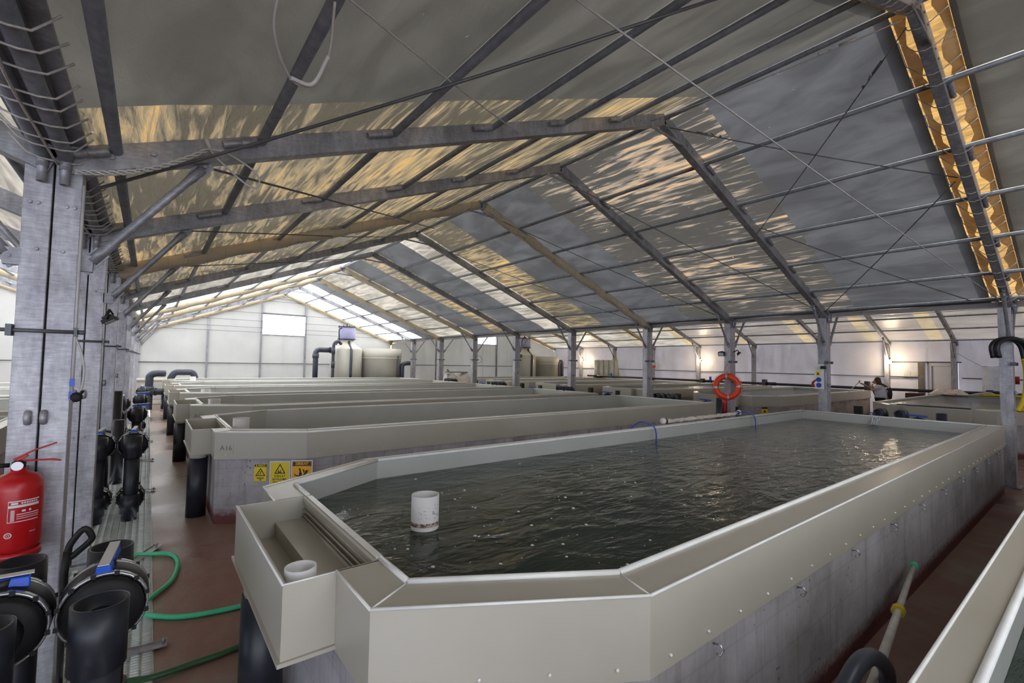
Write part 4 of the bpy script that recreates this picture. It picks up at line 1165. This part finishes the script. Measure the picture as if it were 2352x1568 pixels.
root = thing('alarm_box', 'small white box with an orange panel on a plastic wall column', 'box', (23.05,16.3,1.7))
MB().box(22.98,23.10,16.12,16.42,1.68,1.98).build('case', M['white'], root, bevel=.02); MB().box(22.96,22.98,16.16,16.38,1.70,1.84).build('panel', M['orange'], root)

def lamp(y, label, p):
    root = thing('wall_lamp', label, 'lamp', (23.0,y,2.13), 'glowing wall lamps')
    MB().ball((22.98,y,2.13), .075, 0, 16, 10).build('bulb', M['bulb'], root)
    b = MB(); b.cyl((23.04,y,2.13),(23.18,y,2.13),.03,10); b.cyl((23.0,y,2.18),(23.1,y,2.28),.02,8); b.build('holder', M['blackp'], root)
    li = bpy.data.lights.new('lamp_light', 'POINT'); li.energy = p; li.color = (1,.80,.55); li.shadow_soft_size = .08
    lo = bpy.data.objects.new('lamp_light', li); COL.objects.link(lo); lo.location = (22.85,y,2.13)
lamp(13.45, 'glowing lamp on the plastic wall seen just left of the lifebuoy column', 22)
lamp(5.42, 'glowing lamp on the wall column above the person', 30)
lamp(21.95, 'glowing lamp near the far corner, left of the pale tubes', 26)

# door and notices in the plastic wall
d = MB(); d.box(XR-.01,XR+.02,3.56,4.30,.0,2.07)
o = struct(d.build('door_1', M['doorw']))
b = MB()
for (y0,y1,z0,z1) in ((3.50,3.56,0,2.12),(4.30,4.36,0,2.12),(3.50,4.36,2.07,2.12),(3.56,3.63,.0,2.07),(4.23,4.30,0,2.07),(3.63,4.23,1.98,2.07),(3.63,4.23,.95,1.05)): b.box(XR-.035,XR-.01,y0,y1,z0,z1)
b.build('door_frame', M['doorw'], o, bevel=.006)
b = MB()
for y in (3.64,4.22): b.box(XR-.014,XR-.010,y-.006,y+.006,1.05,1.98)
for z in (1.05,1.98): b.box(XR-.014,XR-.010,3.64,4.22,z-.006,z+.006)
b.build('panel_gasket', M['inkgrey'], o)
b = MB(); b.beam((XR-.06,4.20,1.07),(XR-.06,4.05,1.07),.02,.02); b.cyl((XR-.03,4.2,1.07),(XR-.06,4.2,1.07),.012,8); b.build('door_handle', M['wire'], o)
struct(MB().box(XR-.09,XR-.0,4.42,4.62,0,2.12).build('trim_4', M['timber']))
root = thing('wall_notice', 'sheets of paper under film on the plastic wall left of the door', 'paper', (XR-.02,4.86,1.6))
for i in range(2):
    for j in range(2):
        MB().box(XR-.012,XR-.006,4.63+.235*i,4.85+.235*i,1.48+.15*j,1.62+.15*j).build('sheet', M['signw'], root)
b = MB()
for i in range(9): b.box(XR-.014,XR-.012,4.65,5.06,1.50+.031*i,1.504+.031*i)
b.build('grid_lines', M['inkgrey'], root)
root = thing('white_sheet', 'shiny pale hanging sheet with faint handwritten marks behind the right column', 'sheet', (23.1,2.5,1.0))
vs = []; n = 16
for i in range(n+1):
    t = i/n; y = 2.86-.70*t; x = 23.05+.06*math.cos(t*PI*2)*(1 if t < .3 else .3)
    vs += [(x,y,1.0),(x-.01,y,1.98+.02*math.sin(t*5))]
MB().add(vs, [(2*i,2*i+2,2*i+3,2*i+1) for i in range(n)], 0, True).build('film', M['foil'], root)
b = MB(); random.seed(3)
for r_ in range(4):
    for i in range(6):
        y = 2.58-.035*i-.01*random.random(); z = 1.58-.11*r_
        b.beam((22.985,y,z),(22.985,y-.012*random.random()-.008,z+.02*(random.random()-.3)),.004,.006)
b.build('handwriting', M['inkgrey'], root)
b = MB(); b.tube([(23.25,3.5,2.45),(23.15,3.15,2.2),(23.06,2.84,1.985)], .006, 6); b.tube([(23.06,2.84,1.985),(23.06,2.16,1.99)], .008, 6); b.build('hanging_cord', M['wire'], root)
tag(MB().cyl((23.15,2.03,1.4),(23.15,2.03,1.66),.07,14).box(23.15,23.37,2.0,2.06,1.48,1.58).build('red_bell', M['redd']), 'dark red object on the wall behind the yellow hose at the right edge', 'bell')
tag(MB().box(21.9,22.6,4.30,4.72,.0,.98).build('brown_crate', M['brownbox']), 'brown crate top showing between the person and the net', 'crate')
# net heap and float tubes on the rim of the water-filled tank
root = thing('net_heap', 'heap of pale net cloth on the far rim of the water-filled tank', 'net', (22.0,3.6,1.0))
b = MB(); random.seed(11); n, m = 14, 10; vs = []
for i in range(n+1):
    for j in range(m+1):
        u, v_ = i/n, j/m; hgt = .24*math.sin(PI*u)**.7*math.sin(PI*v_)**.7*(.7+.3*math.sin(u*9)+.25*math.sin(v_*11+u*5))
        vs.append((22.0+.55*(v_-.5), 4.05-1.0*u, 1.0+max(0,hgt)))
b.add(vs, [(i*(m+1)+j, (i+1)*(m+1)+j, (i+1)*(m+1)+j+1, i*(m+1)+j+1) for i in range(n) for j in range(m)], 0, True); b.build('cloth', M['net'], root)
b = MB(); b.beam((21.85,3.55,1.03),(21.75,3.3,1.02),.05,.03); b.build('red_tag', M['orange'], root)
tag(MB().tube(smooth_path([(21.6,3.0,1.0),(21.7,2.75,1.07),(21.9,2.55,1.10),(22.2,2.45,1.05)],6), .03, 8).build('white_hose', M['tube']), 'short white hose bent over the far rim of the water-filled tank', 'hose')
tag(MB().tube(smooth_path([(21.95,2.8,1.02),(21.95,2.2,1.03),(21.9,1.6,1.02),(21.9,.8,1.02)],5), .045, 8).build('yellow_hose', M['yellow']), 'yellow hose lying along the far rim of the water-filled tank', 'hose')

# ------------------------------------------------------------------ filter tanks at the far gable
def skimmer(x, y, r, label, s=1):
    root = thing('filter_tower', label, 'tank', (x,y,0), 'filter towers')
    MB().lathe([(0,0),(r,0),(r,2.36),(r*.98,2.40),(r*.46,2.66),(r*.46,2.86),(0,2.86)], (x,y,0), seg=48).build('body', M['skim'], root)
    MB().lathe([(r*.4,2.85),(r*.58,2.85),(r*.58,2.89),(r*.4,2.89)], (x,y,0), seg=40, closed=True).build('flange', M['pvc'], root)
    MB().lathe([(r*.53,2.89),(r*.53,3.46),(r*.50,3.46),(r*.50,2.89)], (x,y,0), seg=40, closed=True).build('clear_cup', M['cup'], root)
    b = MB(); b.lathe([(0,3.46),(r*.56,3.46),(r*.56,3.50),(0,3.50)], (x,y,0), seg=40); b.cyl((x,y,3.5),(x,y,3.68),.03,8)
    for i in range(8): b.cyl((x+r*.5*math.cos(i*.785),y+r*.5*math.sin(i*.785),3.50),(x+r*.5*math.cos(i*.785),y+r*.5*math.sin(i*.785),3.54),.03,8)
    b.build('lid', M['pvc'], root)
    b = MB(); b.tube([(x-.05,y-r-.06,.0),(x-.02,y-r-.06,2.3),(x,y-r*.62,2.55),(x,y-r*.45,2.75)], .06, 10); b.build('drain_tube', M['pvc'], root)
    b = MB(); b.tube(smooth_path([(x-r*.45,y-.3,3.4),(x-r*.62,y-.3,3.3),(x-r*.62,y-.3,2.8),(x-r*.8,y-.3,2.55)],4), .025, 8); b.build('air_line', M['blackp'], root)
skimmer(7.78, 23.55, .76, 'tall filter tower with a clear violet cup below the big gable window')
skimmer(19.55, 23.85, .76, 'second tall filter tower with a clear cup, seen between the middle columns')
def sump(x, y, r, h, label):
    root = thing('round_tank', label, 'tank', (x,y,0), 'round filter tanks')
    MB().lathe([(0,0),(r,0),(r,h-.50),(r+.02,h-.49),(r+.02,h),(r-.02,h),(r-.02,h-.3),(0,h-.3)], (x,y,0), seg=56).build('shell', M['skim'], root)
    MB().lathe([(r+.005,h-.52),(r+.03,h-.51),(r+.03,h-.48),(r+.005,h-.47)], (x,y,0), seg=56, closed=True).build('band', M['skim'], root)
    b = MB(); b.tube([(x+r*.5,y-r*.9,.0),(x+r*.52,y-r*.9,h-.35)], .04, 8)
    b.build('side_tube', M['pvc'], root)
sump(9.62, 23.6, 1.03, 2.45, 'wide round tank right of the filter tower under the gable')
sump(21.35, 23.7, .85, 2.30, 'wide round tank beside the second filter tower in the right hall')
def big_pipe(pts, r, name, label, m='pvc', cap=None):
    root = thing(name, label, 'pipe', tuple(pts[0])); MB().tube(pts, r, 16).build('pipe', M[m], root)
    for p, q in (cap or []): MB().cyl(p, q, r*1.2, 16).build('collar', M[m], root)
big_pipe([(6.15,22.9,0),(6.15,22.9,2.15),(6.2,22.9,2.25),(6.32,22.9,2.29),(6.95,22.95,2.29)], .12, 'feed_pipe', 'thick dark pipe rising and bending to the filter tower', cap=[((6.8,22.94,2.29),(7.0,22.96,2.29)),((6.15,22.9,1.9),(6.15,22.9,2.1))])
big_pipe(smooth_path([(6.92,22.8,0),(6.92,22.8,1.2),(6.92,22.8,2.3),(6.96,22.8,2.62),(7.15,22.85,2.72),(7.32,22.95,2.60)],5), .07, 'feed_pipe', 'thinner dark pipe with a hooked top beside the filter tower', cap=[((6.92,22.8,1.45),(6.92,22.8,1.75)),((6.92,22.8,2.1),(6.92,22.8,2.4))])
big_pipe(smooth_path([(10.45,22.8,0),(10.45,22.8,1.4),(10.47,22.8,1.62),(10.65,22.75,1.72),(10.95,22.7,1.72)],5), .11, 'feed_pipe', 'dark pipe bending over beside the wide round tank')
big_pipe([(18.4,23.2,0),(18.4,23.2,2.15),(18.5,23.2,2.28),(18.8,23.3,2.3)], .12, 'feed_pipe', 'thick dark pipe beside the second filter tower')
big_pipe(smooth_path([(22.35,23.5,0),(22.35,23.5,1.7),(22.42,23.5,1.95),(22.6,23.5,1.9),(22.62,23.5,.9)],5), .13, 'feed_pipe', 'dark arched pipe right of the second round tank')
big_pipe(smooth_path([(.04,20.4,.0),(.04,20.4,.95),(.06,20.4,1.16),(.2,20.4,1.24),(.46,20.5,1.24)],5), .115, 'elbow_pipe', 'grey elbow pipe standing at the far end of the walkway', cap=[((.04,20.4,.62),(.04,20.4,.8))])
big_pipe([(.02,20.35,.62),(.5,20.2,.62)], .11, 'elbow_pipe', 'short black horizontal pipe under the grey elbow at the walkway end', 'black', cap=[((.2,20.3,.62),(.24,20.28,.62))])
big_pipe(smooth_path([(.72,22.9,.8),(.72,22.9,1.0),(.85,22.9,1.2),(1.1,22.9,1.22),(1.4,22.9,1.2),(1.5,22.9,1.0),(1.5,22.9,.85)],5), .12, 'elbow_pipe', 'grey arched pipe over the pale box at the walkway end')
root = thing('sump_box', 'pale plastic box tank at the far end of the walkway below the arched pipe', 'tank', (.6,23.3,0))
b = MB(); b.box(-.35,1.9,22.7,24.2,0,.90); b.build('body', M['skim'], root, bevel=.02)
b = MB(); b.box(-.38,1.93,22.66,24.24,.90,.95); b.build('rim', M['skim'], root); b = MB(); b.box(.1,.9,22.68,22.70,.2,.78); b.build('panel', M['liner_in'], root)
# heap by the middle columns at the gable
root = thing('covered_heap', 'pale covered heap with a timber top between the far middle columns', 'heap', (11.9,19.8,.0))
vs = []; n, m = 12, 8
for i in range(n+1):
    for j in range(m+1):
        u, v_ = i/n, j/m; vs.append((11.2+1.5*u, 19.3+1.0*v_, .02+1.28*min(1, 4*math.sin(PI*u)*math.sin(PI*v_))*(.9+.1*math.sin(u*8+v_*3))))
MB().add(vs, [(i*(m+1)+j, (i+1)*(m+1)+j, (i+1)*(m+1)+j+1, i*(m+1)+j+1) for i in range(n) for j in range(m)], 0, True).build('cover', M['net'], root)
b = MB(); b.beam((11.3,19.6,1.34),(12.5,19.8,1.33),.25,.05); b.beam((11.35,19.55,1.38),(11.25,19.5,1.46),.05,.05); b.build('timber', M['timber'], root)
b = MB().tube(arc((11.0,16.52,1.95),.16,0,6.28*2.9,60,(.8,-.6,0),(0,0,1)), .007, 5); tag(b.build('wire_coil', M['wire']), 'coil of wire hanging on a far middle column', 'wire')

# pole and hose loop in the aisle at lower right
root = thing('aisle_pole', 'thin pale pole with a green tip lying in the aisle at lower right', 'pole', (3.6,.9,.1))
a, c = V((2.2,.62,.50)), V((4.60,.965,.33))
MB().tube([a, c], [.022,.016], 10).build('shaft', M['tube'], root); MB().tube([c, c+(c-a).normalized()*.07], .026, 10).build('tip', M['green'], root); q = a+(c-a)*.53; MB().cyl(q, q+(c-a).normalized()*.05, .034, 10).build('collar', M['yellow'], root)
b = MB().tube(smooth_path([(1.70,.62,.30),(1.85,.62,.58),(2.0,.60,.72),(2.2,.60,.715),(2.38,.6,.62),(2.5,.62,.48),(2.45,.66,.2),(2.3,.7,.04),(1.6,.72,.03)],6), .030, 10)
tag(b.build('hose_loop', M['pvc']), 'dark blue-grey hose loop rising in the aisle at the bottom right', 'hose')

# ------------------------------------------------------------------ person
def skin_mesh(name, chains, m, parent, root_i=0, levels=2):
    """chains: list of [(point, radius), ...] joined where points coincide"""
    vs, rs, es, idx = [], [], [], {}
    for ch in chains:
        last = None
        for p, r in ch:
            key = tuple(round(q, 4) for q in p)
            if key not in idx: idx[key] = len(vs); vs.append(V(p)); rs.append(r)
            if last is not None and last != idx[key]: es.append((last, idx[key]))
            last = idx[key]
    off = WL.get(parent.name, V((0,0,0)))
    me = bpy.data.meshes.new(name); me.from_pydata([v-off for v in vs], es, []); me.materials.append(m)
    o = bpy.data.objects.new(name, me); COL.objects.link(o); o.parent = parent; WL[o.name] = off.copy()
    md = o.modifiers.new('skin', 'SKIN'); md.use_smooth_shade = True
    for i, sv in enumerate(me.skin_vertices[0].data):
        r = rs[i]; sv.radius = (r, r) if not isinstance(r, tuple) else r; sv.use_root = (i == root_i)
    sb = o.modifiers.new('sub', 'SUBSURF'); sb.levels = levels; sb.render_levels = levels
    return o
PX, PY = 20.2, 5.0
def pp(f, s, z): return (PX+s, PY+f, z*.965)                 # f: forward (+y), s: to her right (+x)
root = thing('person', 'person with long brown hair, pale grey T-shirt and dark backpack, holding a white pole', 'person', (PX,PY,0))
hip, che, nk, hd = pp(0,0,.84), pp(.03,0,1.12), pp(.06,0,1.33), pp(.10,0,1.43)
def arm(s, el, wr, hand): 
    sh = pp(.05,s*.17,1.27)
    return [(pp(.05,0,1.25),.10), (sh,.062), (el,.046), (wr,.030), (hand,.034)]
rh, lh = pp(.60,-.04,1.37), pp(.22,-.10,1.36)
body = [[(hip,.13),(pp(.02,0,.98),.125),(che,.14),(pp(.05,0,1.25),.10),(nk,.05),(hd,.05)],
        [(hip,.13),(pp(0,.09,.78),.09),(pp(.02,.10,.45),.062),(pp(-.02,.10,.10),.042),(pp(.10,.11,.045),.04)],
        [(hip,.13),(pp(0,-.09,.78),.09),(pp(.03,-.10,.45),.062),(pp(0,-.10,.10),.042),(pp(.12,-.11,.045),.04)],
        arm(1, pp(.32,.19,1.15), pp(.53,.02,1.33), rh), arm(-1, pp(.20,-.24,1.10), pp(.22,-.15,1.29), lh)]
skin_mesh('body', body, M['skin'], root)
# head with face
b = MB(); hc = V(pp(.12,0,1.465)); b.ball(hc, .1, 0, 20, 14, (.76,.92,1.16))
b.ball(hc+V((0,.092,-.012)), .016, 0, 8, 6, (.8,1.2,1.3))
for s in (-1, 1): b.ball(hc+V((s*.075,-.005,-.01)), .02, 0, 8, 6, (.4,.8,1.2))
b.ball(hc+V((0,.07,-.085)), .03, 0, 10, 6)
b.build('head', M['skin'], root)
b = MB()
for s in (-1, 1): b.ball(hc+V((s*.030,.083,.012)), .009, 0, 8, 5)
b.build('eye', M['ink'], root); b = MB(); b.ball(hc+V((0,.090,-.052)), .016, 0, 8, 5, (1.2,.4,.4)); b.build('mouth', M['redd'], root)
b = MB(); b.ball(hc+V((0,-.022,.022)), .108, 0, 22, 14, (.84,.90,1.10))
for i in range(26):
    a = PI*(.05+.9*i/25); cx, cy_ = .088*math.cos(a), -.088*math.sin(a)*.95-.015
    b.tube([hc+V((cx*.8,cy_*.8,.06)), hc+V((cx*1.08,cy_*1.12,-.06)), hc+V((cx*1.18,cy_*1.35-.02,-.17)), hc+V((cx*1.1,cy_*1.3-.04,-.27-.02*math.sin(i*2)))], [.02,.026,.022,.006], 7)
b.build('hair', M['hair'], root)
# hands: palm is the end of the arm; five fingers each
def fingers(h, fw, side, curl):
    h = V(h); fw = V(fw).normalized(); sd = V(side).normalized(); up = fw.cross(sd)
    b = MB()
    for i in range(4):
        o = h+sd*((i-1.5)*.018)+fw*.03; L = (.034,.040,.037,.028)[i]
        b.tube([o, o+fw*L*.8+up*curl*.3*L, o+fw*L*1.1+up*curl*1.0*L, o+fw*L*.9+up*curl*1.7*L], [.0095,.009,.0085,.007], 7)
    t = h-sd*.032
    b.tube([t, t+fw*.02-sd*.012+up*.01*curl, t+fw*.042-sd*.006+up*.022*curl], [.011,.010,.008], 7)
    return b
fingers(rh, (0,.6,.55), (1,0,0), -1.2).build('right_fingers', M['skin'], root)
fingers(lh, (.25,-.1,.9), (0,1,0), .6).build('left_fingers', M['skin'], root)
shirt = [[(pp(-.02,0,.74),.215),(pp(.0,0,.95),.215),(che,.205),(pp(.05,0,1.25),.135),(pp(.055,0,1.30),.075)],
         [(pp(.05,0,1.25),.118),(pp(.05,.18,1.255),.095),(pp(.20,.19,1.19),.078)], [(pp(.05,0,1.25),.118),(pp(.05,-.18,1.255),.095),(pp(.15,-.22,1.16),.078)]]
skin_mesh('shirt', shirt, M['shirt'], root)
tr = [[(pp(0,0,.86),.152),(pp(0,.09,.78),.102),(pp(.02,.10,.45),.074),(pp(-.02,.10,.09),.058)], [(pp(0,0,.86),.152),(pp(0,-.09,.78),.102),(pp(.03,-.10,.45),.074),(pp(0,-.10,.09),.058)]]
skin_mesh('trousers', tr, M['trouser'], root)
b = MB(); b.ball(pp(-.24,.02,1.03), .2, 0, 14, 10, (.62,.30,1.1))
for s in (-1, 1): b.tube(smooth_path([pp(-.15,s*.10,1.25),pp(-.02,s*.12,1.36),pp(.10,s*.12,1.33),pp(.19,s*.11,1.18),pp(.17,s*.12,1.0),pp(0,s*.17,.90),pp(-.14,s*.10,.92)],4), .018, 6)
b.build('backpack', M['bag'], root)
tag(MB().tube([V(rh)+V((.01,.0,.06)), V((PX-.12,5.97,.96))], .014, 8).build('hand_pole', M['white']), 'white pole held by the person, dipping into the tank', 'pole')

# ------------------------------------------------------------------ light, sky, camera
w = bpy.data.worlds.new('World'); SC.world = w; w.use_nodes = True
bg = w.node_tree.nodes['Background']; bg.inputs[0].default_value = (.87,.94,1.06,1); bg.inputs[1].default_value = 3.1
sun = bpy.data.lights.new('sun', 'SUN'); sun.energy = 7; sun.color = (1,.91,.76); sun.angle = .02
so = bpy.data.objects.new('sun', sun); COL.objects.link(so); so.rotation_euler = (math.radians(28), math.radians(18), 0)
cam = bpy.data.cameras.new('camera'); cam.sensor_width = 36; cam.lens = 1072.75/2352*36; cam.clip_start = .02; cam.clip_end = 300
co = bpy.data.objects.new('camera', cam); COL.objects.link(co)
yaw, pitch, roll = .65956352, .04724498, .01747686
fw = V((math.sin(yaw)*math.cos(pitch), math.cos(yaw)*math.cos(pitch), math.sin(pitch)))
r_ = V((math.cos(yaw), -math.sin(yaw), 0)); u_ = r_.cross(fw)
R_ = r_*math.cos(roll)+u_*math.sin(roll); U_ = u_*math.cos(roll)-r_*math.sin(roll)
co.matrix_world = Matrix(((R_.x,U_.x,-fw.x,0),(R_.y,U_.y,-fw.y,0),(R_.z,U_.z,-fw.z,1.8),(0,0,0,1)))
SC.camera = co
SC.view_settings.view_transform = 'Standard'; SC.view_settings.look = 'None'; SC.view_settings.gamma = 1
SC.view_settings.exposure = 0.36
SC.cycles.max_bounces = 8; SC.cycles.diffuse_bounces = 4; SC.cycles.glossy_bounces = 3; SC.cycles.transmission_bounces = 4; SC.cycles.transparent_max_bounces = 6
SC.cycles.sample_clamp_indirect = 6; SC.cycles.caustics_reflective = False; SC.cycles.caustics_refractive = False
